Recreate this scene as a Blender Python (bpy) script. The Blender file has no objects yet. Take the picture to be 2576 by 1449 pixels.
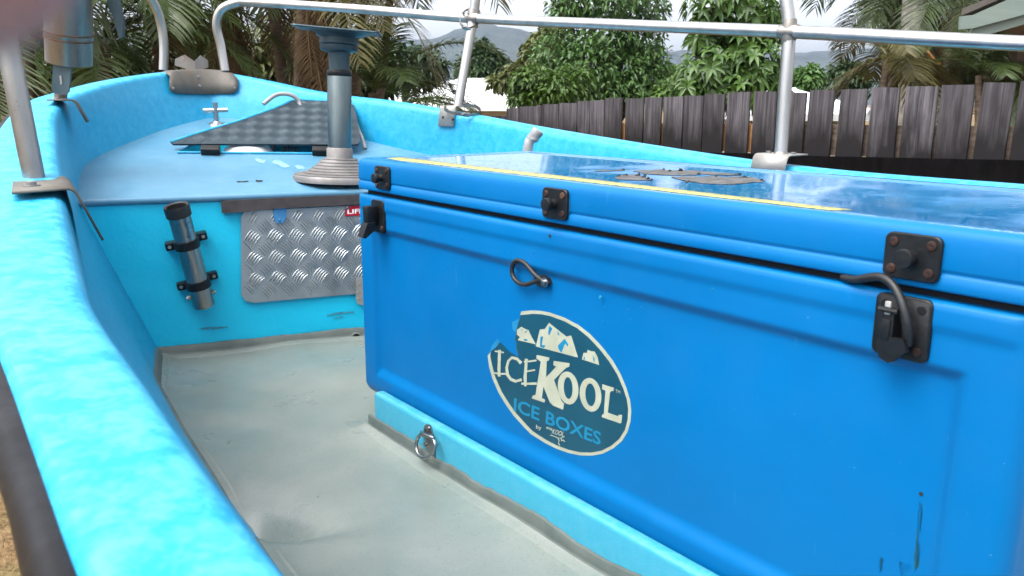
import bpy, bmesh, math, random
import numpy as np
from mathutils import Vector, Matrix, noise
from mathutils.geometry import delaunay_2d_cdt

random.seed(7)
rng = np.random.default_rng(7)
SC = bpy.context.scene
COL = SC.collection

# ------------------------------------------------------------------ camera
# World: X right, Y away, Z up, ground under the boat at z = 0, the lens at z = 1.35.
CAMZ = 1.35
FPX, PITCH, ROLL = 2062.08, 0.223455, 0.004679       # focal length in pixels of a 2576 px wide frame
cp, sp = math.cos(PITCH), math.sin(PITCH)
_f = Vector((0, cp, -sp)); _u = Vector((0, sp, cp)); _r = Vector((1, 0, 0))
CR = _r * math.cos(ROLL) + _u * math.sin(ROLL)
CU = _u * math.cos(ROLL) - _r * math.sin(ROLL)
CF = _f
CAMP = Vector((0, 0, CAMZ))
UPZ = Vector((0, 0, 1))
cam = bpy.data.cameras.new("camera")
cam.sensor_width = 36.0
cam.lens = FPX / 2576 * 36.0
cam.clip_start = 0.005
cam.clip_end = 6000
cam.dof.use_dof = True
cam.dof.focus_distance = 1.9
cam.dof.aperture_fstop = 13.0
camo = bpy.data.objects.new("camera", cam)
camo.matrix_world = Matrix.Translation(CAMP) @ Matrix((CR, CU, -CF)).transposed().to_4x4()
COL.objects.link(camo)
SC.camera = camo

# ------------------------------------------------------------------ sky, sun, exposure
SUN_EL, SUN_AZ = math.radians(60), math.radians(-130)
w = bpy.data.worlds.new("World"); SC.world = w; w.use_nodes = True
wn = w.node_tree; wn.nodes.clear()
sky = wn.nodes.new("ShaderNodeTexSky"); sky.sky_type = 'NISHITA'; sky.sun_disc = False
sky.sun_elevation = SUN_EL; sky.sun_rotation = SUN_AZ
sky.air_density = 1.0; sky.dust_density = 6.0; sky.ozone_density = 1.0
hs = wn.nodes.new("ShaderNodeHueSaturation"); hs.inputs['Saturation'].default_value = 0.14   # overcast: the sky's light without its blue
bg = wn.nodes.new("ShaderNodeBackground"); bg.inputs['Strength'].default_value = 0.15
wo = wn.nodes.new("ShaderNodeOutputWorld")
wn.links.new(sky.outputs[0], hs.inputs['Color']); wn.links.new(hs.outputs[0], bg.inputs['Color'])
wn.links.new(bg.outputs[0], wo.inputs['Surface'])
sl = bpy.data.lights.new("sun", 'SUN'); sl.energy = 0.5; sl.angle = math.radians(70); sl.color = (1, 0.97, 0.93)
so = bpy.data.objects.new("sun", sl); COL.objects.link(so)
sd = Vector((math.sin(SUN_AZ) * math.cos(SUN_EL), math.cos(SUN_AZ) * math.cos(SUN_EL), math.sin(SUN_EL)))
so.rotation_euler = sd.to_track_quat('Z', 'Y').to_euler(); so.location = sd * 30
SC.view_settings.view_transform = 'Standard'; SC.view_settings.look = 'None'
SC.view_settings.exposure = 1.76; SC.view_settings.gamma = 1.0; SC.view_settings.use_curve_mapping = False
SC.cycles.use_denoising = True
SC.cycles.max_bounces = 8; SC.cycles.transparent_max_bounces = 8
SC.cycles.volume_bounces = 2

# ------------------------------------------------------------------ helpers
def ray(px, py):
    return CR * ((px - 1288) / FPX) + CU * (-(py - 724.5) / FPX) + CF
def atz(px, py, z):                     # z relative to the lens height
    r = ray(px, py); return CAMP + r * (z / r.z)
def aty(px, py, y):                     # at a distance y in front of the lens
    r = ray(px, py); return CAMP + r * (y / r.y)
def onp(px, py, P, N):
    r = ray(px, py); return CAMP + r * ((P - CAMP).dot(N) / r.dot(N))

class MB:
    def __init__(s): s.v = []; s.f = []; s.m = []; s.s = []
    def add(s, vs, fs, m=0, smooth=False):
        o = len(s.v); s.v += [Vector(p) for p in vs]
        for f in fs: s.f.append([i + o for i in f]); s.m.append(m); s.s.append(smooth)
        return s
    def bm(s, bm, mat, m=0, smooth=False):
        bm.verts.index_update()
        vs = [mat @ x.co for x in bm.verts]
        s.add(vs, [[x.index for x in f.verts] for f in bm.faces], m, smooth); bm.free(); return s
    def box(s, c, X, Y, Z, bev=0.0, m=0, seg=2):        # X, Y, Z: half extents as vectors
        X, Y, Z = Vector(X), Vector(Y), Vector(Z)
        b = bmesh.new(); bmesh.ops.create_cube(b, size=2)
        lx, ly, lz = X.length, Y.length, Z.length
        bmesh.ops.scale(b, vec=(lx, ly, lz), verts=b.verts)
        if bev: bmesh.ops.bevel(b, geom=b.edges[:], offset=min(bev, .49*2*min(lx, ly, lz)), segments=seg, profile=.5, affect='EDGES')
        M = Matrix((X / lx, Y / ly, Z / lz)).transposed().to_4x4(); M.translation = Vector(c)
        if M.determinant() < 0: bmesh.ops.reverse_faces(b, faces=b.faces)
        return s.bm(b, M, m, bool(bev))
    def tube(s, pts, r, seg=14, m=0, cap=True, closed=False, sub=0):
        pts = [Vector(p) for p in pts]
        rs = r if isinstance(r, (list, tuple)) else [r] * len(pts)
        if sub: pts, rs = smooth_path(pts, rs, sub, closed)
        n = len(pts); vs = []; up = None
        for i, p in enumerate(pts):
            a = pts[(i - 1) % n] if (closed or i) else p; b = pts[(i + 1) % n] if (closed or i < n - 1) else p
            t = (b - a).normalized()
            if up is None:
                up = Vector((0, 0, 1)) if abs(t.z) < .9 else Vector((1, 0, 0))
            x = up - t * up.dot(t); x.normalize(); y = t.cross(x); up = x
            for k in range(seg):
                q = 2 * math.pi * k / seg
                vs.append(p + x * (math.cos(q) * rs[i]) + y * (math.sin(q) * rs[i]))
        fs = []
        for i in range(n if closed else n - 1):
            j = (i + 1) % n
            for k in range(seg):
                l = (k + 1) % seg
                fs.append([i * seg + k, i * seg + l, j * seg + l, j * seg + k])
        s.add(vs, fs, m, True)
        if cap and not closed:
            o = len(s.v) - n * seg
            s.f.append([o + k for k in reversed(range(seg))]); s.m.append(m); s.s.append(False)
            s.f.append([o + (n - 1) * seg + k for k in range(seg)]); s.m.append(m); s.s.append(False)
        return s
    def lathe(s, prof, o, axis=(0, 0, 1), seg=40, m=0, smooth=True):
        o = Vector(o); a = Vector(axis).normalized()
        x = a.orthogonal().normalized(); y = a.cross(x)
        vs = []; n = len(prof)
        for (r, h) in prof:
            for k in range(seg):
                q = 2 * math.pi * k / seg
                vs.append(o + a * h + (x * math.cos(q) + y * math.sin(q)) * max(r, 1e-5))
        fs = [[i * seg + k, i * seg + (k + 1) % seg, (i + 1) * seg + (k + 1) % seg, (i + 1) * seg + k] for i in range(n - 1) for k in range(seg)]
        return s.add(vs, fs, m, smooth)
    def prism(s, poly, off, m=0, smooth=False):
        off = Vector(off); poly = [Vector(p) for p in poly]; n = len(poly)
        nrm = Vector((0, 0, 0))
        for i in range(n): nrm += poly[i].cross(poly[(i + 1) % n])
        if nrm.dot(off) < 0: poly = poly[::-1]
        vs = poly + [p + off for p in poly]
        fs = [list(reversed(range(n))), [n + i for i in range(n)]]
        fs += [[i, (i + 1) % n, n + (i + 1) % n, n + i] for i in range(n)]
        return s.add(vs, fs, m, smooth)
    def grid(s, fn, nu, nv, m=0, smooth=True, flip=False):
        vs = [fn(i / (nu - 1), j / (nv - 1)) for i in range(nu) for j in range(nv)]
        fs = []
        for i in range(nu - 1):
            for j in range(nv - 1):
                q = [i * nv + j, (i + 1) * nv + j, (i + 1) * nv + j + 1, i * nv + j + 1]
                fs.append(q[::-1] if flip else q)
        return s.add(vs, fs, m, smooth)

def smooth_path(pts, rs, sub, closed=False):
    n = len(pts); P = []; R = []
    for i in range(n if closed else n - 1):
        g = lambda k: pts[k % n] if closed else pts[min(max(k, 0), n - 1)]
        p0, p1, p2, p3 = g(i - 1), g(i), g(i + 1), g(i + 2)
        for j in range(sub):
            t = j / sub
            P.append(.5 * ((2 * p1) + (p2 - p0) * t + (2 * p0 - 5 * p1 + 4 * p2 - p3) * t * t + (3 * p1 - p0 - 3 * p2 + p3) * t ** 3))
            R.append(rs[i] * (1 - t) + rs[(i + 1) % n] * t)
    if not closed: P.append(pts[-1]); R.append(rs[-1])
    return P, R

def tag(o, label=None, cat=None, group=None, kind=None):
    if label: o['label'] = label
    if cat: o['category'] = cat
    if group: o['group'] = group
    if kind: o['kind'] = kind
    return o
def thing(name, label, cat, loc, group=None):
    o = bpy.data.objects.new(name, None); o.empty_display_size = .1
    o.location = loc; COL.objects.link(o); return tag(o, label, cat, group)
def root_loc(p):
    v = Vector((0, 0, 0))
    while p is not None: v += p.location; p = p.parent
    return v
def obj(name, mb, mats, parent=None, loc=None, label=None, sharp=40):
    me = bpy.data.meshes.new(name)
    o = Vector(loc) if loc is not None else (root_loc(parent) if parent else Vector((0, 0, 0)))
    me.from_pydata([tuple(p - o) for p in mb.v], [], mb.f)
    mats = mats if isinstance(mats, (list, tuple)) else [mats]
    for m in mats: me.materials.append(m)
    me.polygons.foreach_set('material_index', mb.m)
    me.polygons.foreach_set('use_smooth', mb.s)
    me.update()
    try: me.set_sharp_from_angle(angle=math.radians(sharp))
    except Exception: pass
    ob = bpy.data.objects.new(name, me); COL.objects.link(ob)
    if parent: ob.parent = parent
    else: ob.location = o
    if label: ob['label'] = label
    return ob

# ------------------------------------------------------------------ materials
class NT:
    def __init__(s, name):
        s.m = bpy.data.materials.new(name); s.m.use_nodes = True
        s.t = s.m.node_tree; s.b = s.t.nodes['Principled BSDF']; s._tc = None
    def n(s, ty, **kw):
        x = s.t.nodes.new(ty)
        for k, v in kw.items(): setattr(x, k, v)
        return x
    def l(s, a, b): s.t.links.new(a, b)
    def co(s, stretch=None, kind='Object'):
        if s._tc is None: s._tc = s.n('ShaderNodeTexCoord')
        if stretch is None: return s._tc.outputs[kind]
        mp = s.n('ShaderNodeMapping'); mp.inputs['Scale'].default_value = stretch
        s.l(s._tc.outputs[kind], mp.inputs['Vector']); return mp.outputs[0]
    def noise(s, scale, detail=5, rough=.55, stretch=None, dist=0, kind='Object'):
        x = s.n('ShaderNodeTexNoise'); x.inputs['Scale'].default_value = scale; x.inputs['Detail'].default_value = detail
        x.inputs['Roughness'].default_value = rough; x.inputs['Distortion'].default_value = dist
        s.l(s.co(stretch, kind), x.inputs['Vector']); return x.outputs['Fac']
    def ramp(s, fac, stops):
        x = s.n('ShaderNodeValToRGB'); e = x.color_ramp.elements
        while len(e) > 1: e.remove(e[-1])
        for i, (p, c) in enumerate(stops):
            c = (c, c, c, 1) if isinstance(c, (int, float)) else (*c, 1)
            if i == 0: e[0].position = p; e[0].color = c
            else: k = e.new(p); k.color = c
        s.l(fac, x.inputs[0]); return x.outputs[0]
    def mix(s, fac, a, b, mode='MIX'):
        x = s.n('ShaderNodeMix', data_type='RGBA', blend_type=mode)
        for i, v in ((0, fac), (6, a), (7, b)):
            if hasattr(v, 'is_output'): s.l(v, x.inputs[i])
            elif i == 0: x.inputs[0].default_value = v
            else: x.inputs[i].default_value = (*v, 1)
        return x.outputs[2]
    def bump(s, h, strength=.3, dist=.01, prev=None):
        x = s.n('ShaderNodeBump'); x.inputs['Strength'].default_value = strength; x.inputs['Distance'].default_value = dist
        s.l(h, x.inputs['Height'])
        if prev: s.l(prev, x.inputs['Normal'])
        return x.outputs[0]
    def set(s, **kw):
        for k, v in kw.items():
            i = s.b.inputs[k.replace('_', ' ')]
            if hasattr(v, 'is_output'): s.l(v, i)
            else: i.default_value = (*v, 1) if isinstance(v, tuple) and len(v) == 3 else v
        return s.m

def simple(name, c1, c2, scale=12, rough=.5, metal=0, bump=.1, bscale=60, lo=.35, hi=.65, stretch=None, spec=.5, r2=None, bd=.004):
    t = NT(name); f = t.noise(scale, 6, .6, stretch)
    c = t.ramp(f, [(lo, c1), (hi, c2)])
    kw = dict(Base_Color=c, Metallic=metal, Specular_IOR_Level=spec)
    kw['Roughness'] = t.ramp(t.noise(scale * 2.3, 5), [(.3, rough), (.7, r2)]) if r2 is not None else rough
    if bump: kw['Normal'] = t.bump(t.noise(bscale, 5, .6, stretch), bump, bd)
    return t.set(**kw)

def paint_cyan(name, deep, pale, amount=.6):
    t = NT(name)
    a = t.noise(30, 10, .74, (1, 1, 1), .4); b = t.noise(55, 6, .7, (1, 1, .6), .3)
    m = t.n('ShaderNodeMath', operation='MULTIPLY_ADD'); t.l(b, m.inputs[0]); m.inputs[1].default_value = .55; t.l(a, m.inputs[2])
    f = t.ramp(m.outputs[0], [(.68, 0.0), (.88, amount)])
    # the upward faces are the sun-bleached, chalky ones
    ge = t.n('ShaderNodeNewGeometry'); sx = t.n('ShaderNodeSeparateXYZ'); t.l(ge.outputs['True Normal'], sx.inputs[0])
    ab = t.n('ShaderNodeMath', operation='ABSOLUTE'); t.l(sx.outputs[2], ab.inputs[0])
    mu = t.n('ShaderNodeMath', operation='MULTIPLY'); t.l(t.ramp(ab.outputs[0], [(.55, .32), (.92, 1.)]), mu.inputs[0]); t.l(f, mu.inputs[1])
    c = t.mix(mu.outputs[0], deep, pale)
    d = t.ramp(t.noise(3.1, 10, .75), [(.30, 1.0), (.345, 0.0)])        # grubby scuffs
    c = t.mix(t.mix(1.0, d, (.18, .18, .18), 'MULTIPLY'), c, (.10, .17, .18))
    nb = t.bump(t.noise(60, 6, .7), .3, .004); nb = t.bump(t.noise(14, 4, .5), .05, .02, nb)
    return t.set(Base_Color=c, Roughness=t.ramp(b, [(.3, .34), (.7, .52)]), Normal=nb, Specular_IOR_Level=.4)

M_hull = paint_cyan('cyan_boat_paint', (.003, .25, .455), (.06, .385, .59), 1.0)
M_bulk = paint_cyan('cyan_bulkhead_paint', (.003, .46, .68), (.02, .50, .72), .4)
M_cleat = paint_cyan('pale_cyan_timber_paint', (.035, .27, .38), (.10, .33, .43), .6)
def deck_mat():
    t = NT('faded_blue_deck_paint')
    f = t.ramp(t.noise(6, 8, .65, (1, 1, 1), .5), [(.3, 0.), (.75, 1.)])
    c = t.mix(f, (.055, .185, .30), (.10, .235, .34))
    w_ = t.ramp(t.noise(11, 9, .72, None, .8), [(.64, 0.), (.72, .55)])
    c = t.mix(w_, c, (.20, .38, .48))
    k = t.ramp(t.noise(23, 3, .5), [(.22, .7), (.26, 0.)])
    c = t.mix(k, c, (.05, .09, .11))
    return t.set(Base_Color=c, Roughness=t.ramp(t.noise(7), [(.3, .30), (.7, .5)]), Normal=t.bump(t.noise(60, 5), .2, .003))
M_deck = deck_mat()
def floor_mat():
    t = NT('grey_green_floor_paint')
    f = t.ramp(t.noise(5, 9, .65, None, .6), [(.3, 0.), (.7, 1.)])
    c = t.mix(f, (.132, .166, .150), (.190, .208, .185))
    d = t.ramp(t.noise(8, 10, .8, (1, 2.2, 1), 1.2), [(.63, 0.), (.76, .5)])
    c = t.mix(d, c, (.115, .112, .09))
    s = t.ramp(t.noise(48, 2, .4), [(.19, .8), (.225, 0.)])
    c = t.mix(s, c, (.05, .05, .045))
    gr = t.ramp(t.noise(260, 2, .5), [(.30, .55), (.38, 0.)]); c = t.mix(gr, c, (.07, .075, .065))
    p = t.ramp(t.noise(25, 4, .6, None, .5), [(.72, 0.), (.80, .35)])
    c = t.mix(p, c, (.28, .29, .265))
    nb = t.bump(t.noise(9, 4, .5), .12, .012); nb = t.bump(t.noise(70, 4, .6), .12, .003, nb)
    return t.set(Base_Color=c, Roughness=t.ramp(t.noise(6, 6), [(.3, .24), (.7, .42)]), Normal=nb)
M_floor = floor_mat()
def ice_blue(name, top=False):
    t = NT(name)
    f = t.ramp(t.noise(2.5, 4), [(.3, 0.), (.7, 1.)])
    c = t.mix(f, (.0002, .100, .275), (.0004, .120, .325))
    g = t.ramp(t.noise(160, 2, .5), [(.77, 0.), (.80, .22)])
    c = t.mix(g, c, (.25, .50, .75))
    g2 = t.ramp(t.noise(7, 9, .75, (1, 1, .35), .4), [(.70, 0.), (.80, .35)])
    c = t.mix(g2, c, (.03, .16, .22))
    sc_ = t.ramp(t.noise(1.3, 2, .4, (34, 30, 3.0), 2.2), [(.735, 0.), (.75, .12)]); c = t.mix(sc_, c, (.06, .28, .52))
    if top:
        c = t.mix(t.ramp(t.noise(4, 8, .7), [(.3, .1), (.7, .5)]), c, (.02, .22, .46))
        wet = t.noise(2.6, 7, .6, None, .3)
        r = t.ramp(wet, [(.38, .24), (.45, .06), (.62, .05), (.68, .2)])
        drops = t.n('ShaderNodeTexVoronoi'); drops.inputs['Scale'].default_value = 70; t.l(t.co(), drops.inputs['Vector'])
        dh = t.ramp(drops.outputs['Distance'], [(.12, 1.), (.32, 0.)])
        nb = t.bump(dh, .06, .003)
        return t.set(Base_Color=c, Roughness=r, Normal=nb, Specular_IOR_Level=.7)
    nb = t.bump(t.noise(18, 3), .06, .01)
    return t.set(Base_Color=c, Roughness=t.ramp(t.noise(11, 6), [(.3, .34), (.7, .5)]), Normal=nb, Specular_IOR_Level=.2)
M_ice = ice_blue('blue_moulded_plastic'); M_icetop = ice_blue('wet_blue_lid_plastic', True)
def steel(name, c1=(.27, .265, .255), c2=(.38, .38, .38), rough=.32, rust=.0, rlo=.6, metal=1.0):
    t = NT(name)
    f = t.ramp(t.noise(14, 7, .65, (1, 1, .25)), [(.3, 0.), (.7, 1.)])
    c = t.mix(f, c1, c2)
    kw = {}
    if rust:
        r = t.ramp(t.noise(16, 9, .7, None, .5), [(rlo, 0.), (rlo + .13, rust)])
        c = t.mix(r, c, (.16, .07, .035))
        inv = t.ramp(r, [(0, metal), (1, .15)]); kw['Metallic'] = inv
        kw['Roughness'] = t.ramp(r, [(0, rough), (1, .8)])
    else:
        kw = dict(Metallic=metal, Roughness=t.ramp(t.noise(22, 5), [(.3, rough * .8), (.7, rough * 1.35)]))
    return t.set(Base_Color=c, Normal=t.bump(t.noise(90, 4, .5, (1, 1, .15)), .08, .002), **kw)
M_steel = steel('stainless_steel')
M_rail = steel('weathered_aluminium_tube', (.36, .36, .355), (.54, .54, .535), .36, .5, .66)
M_rust = steel('rust_stained_steel', (.22, .20, .18), (.33, .31, .29), .42, .7, .55)
M_dull = steel('dull_brown_steel', (.075, .068, .06), (.125, .115, .10), .6, .5, .58, .35)
M_tread = steel('bright_tread_plate', (.28, .30, .31), (.38, .40, .405), .46, metal=.85)
M_treaddark = steel('dark_reflection_tread_plate', (.009, .021, .032), (.020, .040, .055), .5, metal=.3)  # dark reflection of the palms put into the plate's base colour
M_blueal = steel('blue_painted_aluminium', (.024, .048, .062), (.065, .095, .11), .42, .3, .64, .45)
M_cast = steel('cast_aluminium', (.15, .142, .138), (.23, .215, .21), .55, metal=.6)
M_pale = simple('pale_grey_plate', (.28, .27, .255), (.36, .345, .325), 14, .45, .4, .1)
M_black = simple('black_plastic', (.003, .0035, .004), (.008, .009, .0105), 30, .45, 0, .15, 120, spec=.3)
M_rubber = simple('black_rubber', (.005, .005, .006), (.012, .011, .012), 9, .45, 0, .2, 60, r2=.62)
M_rubrail = simple('scuffed_black_rubber', (.0035, .003, .004), (.009, .010, .014), 7, .38, 0, .25, 30, r2=.65, spec=.2)
M_strip = simple('brown_black_foam', (.028, .022, .022), (.05, .04, .04), 25, .6, 0, .3, 80)
M_dark = simple('dark_void', (.004, .004, .005), (.008, .008, .009), 10, .8, 0, 0)
M_screw = steel('rusty_screw', (.022, .010, .008), (.04, .021, .017), .55, .4, .45, .6)
M_white = simple('white_plastic', (.60, .61, .62), (.68, .68, .68), 5, .4, 0, 0)
M_greypipe = simple('grey_pipe', (.21, .215, .22), (.30, .305, .31), 20, .5, 0, .1)
M_tape = simple('grey_tape', (.16, .165, .17), (.30, .31, .32), 40, .6, 0, .5, 60)
M_red = simple('red_tag_plastic', (.34, .005, .014), (.40, .008, .02), 10, .35, 0, 0)
M_lettw = simple('white_print', (.80, .78, .78), (.85, .83, .83), 10, .4, 0, 0)
M_cream = simple('cream_print', (.30, .305, .225), (.36, .365, .275), 30, .42, 0, .05)
M_teal = simple('dark_teal_print', (.003, .040, .068), (.006, .054, .085), 7, .38, 0, .05)
M_litb = simple('light_blue_print', (.004, .14, .26), (.006, .17, .30), 10, .4, 0, 0)
def yellow():
    t = NT('worn_yellow_tape'); f = t.ramp(t.noise(90, 6, .7, (1, 1, 1)), [(.40, 0.), (.52, 1.)])
    c = t.mix(f, (.10, .15, .10), (.42, .37, .095))
    return t.set(Base_Color=c, Roughness=.35, Normal=t.bump(t.noise(120, 3), .2, .002))
M_yellow = yellow()
def drop_mat():
    t = NT('water_drop'); return t.set(Base_Color=(.01, .17, .36), Roughness=.08, Specular_IOR_Level=.6, Transmission_Weight=.3)
M_drop = drop_mat()
M_flake = simple('peeling_black_sticker', (.02, .02, .022), (.095, .092, .092), 35, .6, 0, .5, 50)
def fence_mat():
    t = NT('weathered_black_timber')
    oi = t.n('ShaderNodeObjectInfo'); va = t.n('ShaderNodeVectorMath', operation='SCALE'); cb = t.n('ShaderNodeCombineXYZ')
    for k_ in range(3): t.l(oi.outputs['Random'], cb.inputs[k_])
    t.l(cb.outputs[0], va.inputs[0]); va.inputs['Scale'].default_value = 37.0
    ad_ = t.n('ShaderNodeVectorMath', operation='ADD'); base_co = t.co(); t.l(base_co, ad_.inputs[0]); t.l(va.outputs[0], ad_.inputs[1])
    zc_ = t.n('ShaderNodeSeparateXYZ'); t.l(base_co, zc_.inputs[0])
    class _O: pass
    t._tc = _O(); t._tc.outputs = {'Object': ad_.outputs[0]}
    g = t.noise(62, 9, .7, (1.0, 1.0, .03), .15)
    c = t.mix(t.ramp(g, [(.38, 0.), (.66, 1.)]), (.030, .027, .030), (.165, .150, .168))
    grn = t.ramp(t.noise(5, 4, .6, (1, 1, .4)), [(.62, 0.), (.74, .5)])
    c = t.mix(grn, c, (.10, .13, .11))
    c = t.mix(t.ramp(oi.outputs['Random'], [(0, 0.), (1, .55)]), c, (.022, .020, .022)); tc = zc_
    ad = t.n('ShaderNodeMath', operation='MULTIPLY_ADD'); t.l(t.noise(9, 5, .6, (1, 1, .3)), ad.inputs[0]); ad.inputs[1].default_value = .55; t.l(tc.outputs[2], ad.inputs[2])
    # black mould climbing from the lower board (a stain with its own ragged edge)
    st = t.ramp(ad.outputs[0], [(.0, 1.), (1., 0.)])
    mp = t.n('ShaderNodeMapRange'); mp.inputs['From Min'].default_value = 1.335; mp.inputs['From Max'].default_value = 1.57
    mp.inputs['To Min'].default_value = 1.0; mp.inputs['To Max'].default_value = 0.0; t.l(ad.outputs[0], mp.inputs['Value'])
    c = t.mix(mp.outputs[0], c, (.010, .009, .010))
    return t.set(Base_Color=c, Roughness=.85, Normal=t.bump(g, .5, .006), Specular_IOR_Level=.2)
M_fence = fence_mat()
M_fblack = simple('black_stained_board', (.0022, .002, .0022), (.005, .0045, .005), 20, .85, 0, .4, 30, stretch=(1, 1, .3), spec=.04)
M_raw = simple('orange_raw_timber', (.34, .15, .045), (.44, .21, .07), 12, .8, 0, .2)
M_roofw = simple('white_metal_roof', (.70, .71, .73), (.76, .77, .78), 2, .5, 0, 0)
M_wallb = simple('beige_render', (.36, .31, .26), (.42, .36, .30), 4, .85, 0, .1)
M_darkwin = simple('dark_glass', (.015, .018, .022), (.03, .03, .035), 3, .15, 0, 0)
M_fascia = simple('green_grey_fascia_paint', (.125, .17, .152), (.17, .21, .19), 5, .6, 0, .25, 20, stretch=(.2, .2, 2))
M_soffit = simple('tan_soffit', (.20, .13, .09), (.24, .165, .115), 4, .7, 0, .05)
M_brick = simple('dark_brown_wall', (.10, .065, .045), (.16, .10, .07), 8, .85, 0, .1)
def leaf_mat(name, a, b, trans=.25, rough=.42, spec=.4, k=.72):
    a, b = tuple(x * k for x in a), tuple(x * k for x in b)
    t = NT(name)
    at = t.n('ShaderNodeAttribute'); at.attribute_name = 'tint'
    c = t.mix(at.outputs['Fac'], a, b)
    c = t.mix(t.ramp(t.noise(7, 4), [(.35, 0.), (.7, .45)]), c, tuple(min(1, x * 1.5) for x in b))
    t.set(Base_Color=c, Roughness=rough, Specular_IOR_Level=spec)
    tr = t.n('ShaderNodeBsdfTranslucent'); t.l(c, tr.inputs[0])
    mx = t.n('ShaderNodeMixShader'); mx.inputs[0].default_value = trans
    out = [x for x in t.t.nodes if x.type == 'OUTPUT_MATERIAL'][0]
    t.l(t.b.outputs[0], mx.inputs[1]); t.l(tr.outputs[0], mx.inputs[2]); t.l(mx.outputs[0], out.inputs[0])
    return t.m
M_leafA = leaf_mat('glossy_green_leaf', (.026, .070, .020), (.10, .205, .042))
M_leafB = leaf_mat('bright_green_leaf', (.028, .075, .014), (.115, .21, .03))
M_leafA2 = leaf_mat('large_glossy_leaf', (.026, .070, .018), (.105, .20, .035))
M_leafD = leaf_mat('dark_green_leaf', (.012, .032, .014), (.045, .085, .025))
M_leafO = leaf_mat('olive_leaf', (.05, .07, .018), (.13, .15, .04))
M_palm = leaf_mat('palm_frond_green', (.019, .042, .013), (.09, .13, .034), .3)
M_palmo = leaf_mat('palm_frond_olive', (.038, .040, .012), (.14, .122, .036), .3)
M_dead = leaf_mat('dead_palm_frond', (.07, .045, .025), (.20, .13, .07), .2, .7, .1)
M_flower = leaf_mat('orange_palm_blossom', (.22, .12, .02), (.42, .26, .05), .2, .7, .1)
M_trunk = simple('grey_palm_bark', (.17, .155, .135), (.33, .31, .275), 16, .85, 0, .5, 30, stretch=(1, 1, 1.5), spec=.15)
M_trunkb = simple('brown_palm_bark', (.075, .055, .042), (.17, .13, .10), 14, .9, 0, .6, 25, stretch=(1, 1, 2.5), spec=.1)
M_bark = simple('dark_tree_bark', (.035, .028, .022), (.085, .065, .05), 14, .9, 0, .5, 25, spec=.1)
def ground_mat():
    t = NT('dry_lawn')
    c = t.ramp(t.noise(22, 9, .75), [(.3, (.05, .032, .015)), (.5, (.16, .10, .05)), (.7, (.26, .18, .09))])
    c = t.mix(t.ramp(t.noise(1.2, 4), [(.45, 0.), (.65, .6)]), c, (.07, .10, .03))
    return t.set(Base_Color=c, Roughness=.95, Normal=t.bump(t.noise(60, 6), .8, .02), Specular_IOR_Level=.1)
M_ground = ground_mat()
M_grass = simple('dry_grass_blade', (.16, .10, .045), (.34, .24, .12), 30, .8, 0, 0)
M_hill = simple('forested_hill', (.014, .020, .018), (.034, .044, .034), .03, .95, 0, .8, .08, spec=.05, bd=6)
M_skin = simple('skin', (.30, .12, .11), (.38, .17, .15), 30, .5, 0, .1)
M_nail = simple('fingernail', (.62, .36, .31), (.68, .42, .36), 20, .3, 0, 0)

# ------------------------------------------------------------------ ground and hills
def gz(x, y):                            # the yard falls away gently beyond the boat
    d = max(0.0, math.hypot(x, y) - 6)
    return -min(1.6, .055 * d)
g = MB()
rings = [0, .8, 1.6, 2.4, 3.4, 5, 7, 9, 12, 16, 22, 30, 45, 80, 150, 300, 600, 1200, 2200]
vs = []; NSEG = 72
for r in rings:
    for k in range(NSEG):
        q = 2 * math.pi * k / NSEG; X, Y = r * math.sin(q), r * math.cos(q)
        vs.append((X, Y, gz(X, Y) + (.02 * noise.noise((X * .7, Y * .7, 0)) if r < 40 else 0)))
g.add(vs, [[i * NSEG + k, i * NSEG + (k + 1) % NSEG, (i + 1) * NSEG + (k + 1) % NSEG, (i + 1) * NSEG + k][::-1] for i in range(len(rings) - 1) for k in range(NSEG)], 0, True)
tag(obj('ground', g, M_ground), kind='structure')
g = MB()
for k in range(2600):
    x, y = random.uniform(-2.7, -1.1), random.uniform(1.2, 3.6); a = random.uniform(0, 6.28); h = random.uniform(.015, .05); ww = .0022
    b = Vector((x, y, gz(x, y) - .012)); t = Vector((math.cos(a), math.sin(a), 0)); l = Vector((random.gauss(0, .03), random.gauss(0, .03), h + .012))
    g.add([b - t * ww, b + t * ww, b + l], [[0, 1, 2]])
tag(obj('dry_grass', g, M_grass), 'short dry brown lawn grass beside the boat', 'grass', kind='stuff')

def ridge_mesh(name, prof, dist, seed, back=500, base=-20, amp=6):
    m = MB(); N = 240; xs = np.linspace(prof[0][0], prof[-1][0], N)
    ys = np.interp(xs, [p[0] for p in prof], [p[1] for p in prof])
    rows = []
    for fr, dd in ((0, -420), (.25, -300), (.5, -190), (.72, -110), (.88, -50), (1, 0), (.8, 120), (.2, back)):
        row = []
        for px, py in zip(xs, ys):
            top = aty(px, py, dist); D = dist + dd
            X = top.x / dist * D
            hz = base + (top.z - base) * fr
            hz += (noise.fractal((X * .012 + seed, D * .012, 0), 1, 2, 5) * amp * (1.0 + 1.6 * fr * (1 - fr) * 4) if fr > 0 else 0)
            hz += noise.noise((X * .11, D * .11, seed)) * amp * .25 * fr
            row.append((X, D, hz))
        rows.append(row)
    m.add([p for r in rows for p in r], [[i * N + k, i * N + k + 1, (i + 1) * N + k + 1, (i + 1) * N + k] for i in range(len(rows) - 1) for k in range(N - 1)], 0, True)
    return tag(obj(name, m, M_hill, sharp=180), kind='structure')
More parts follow.
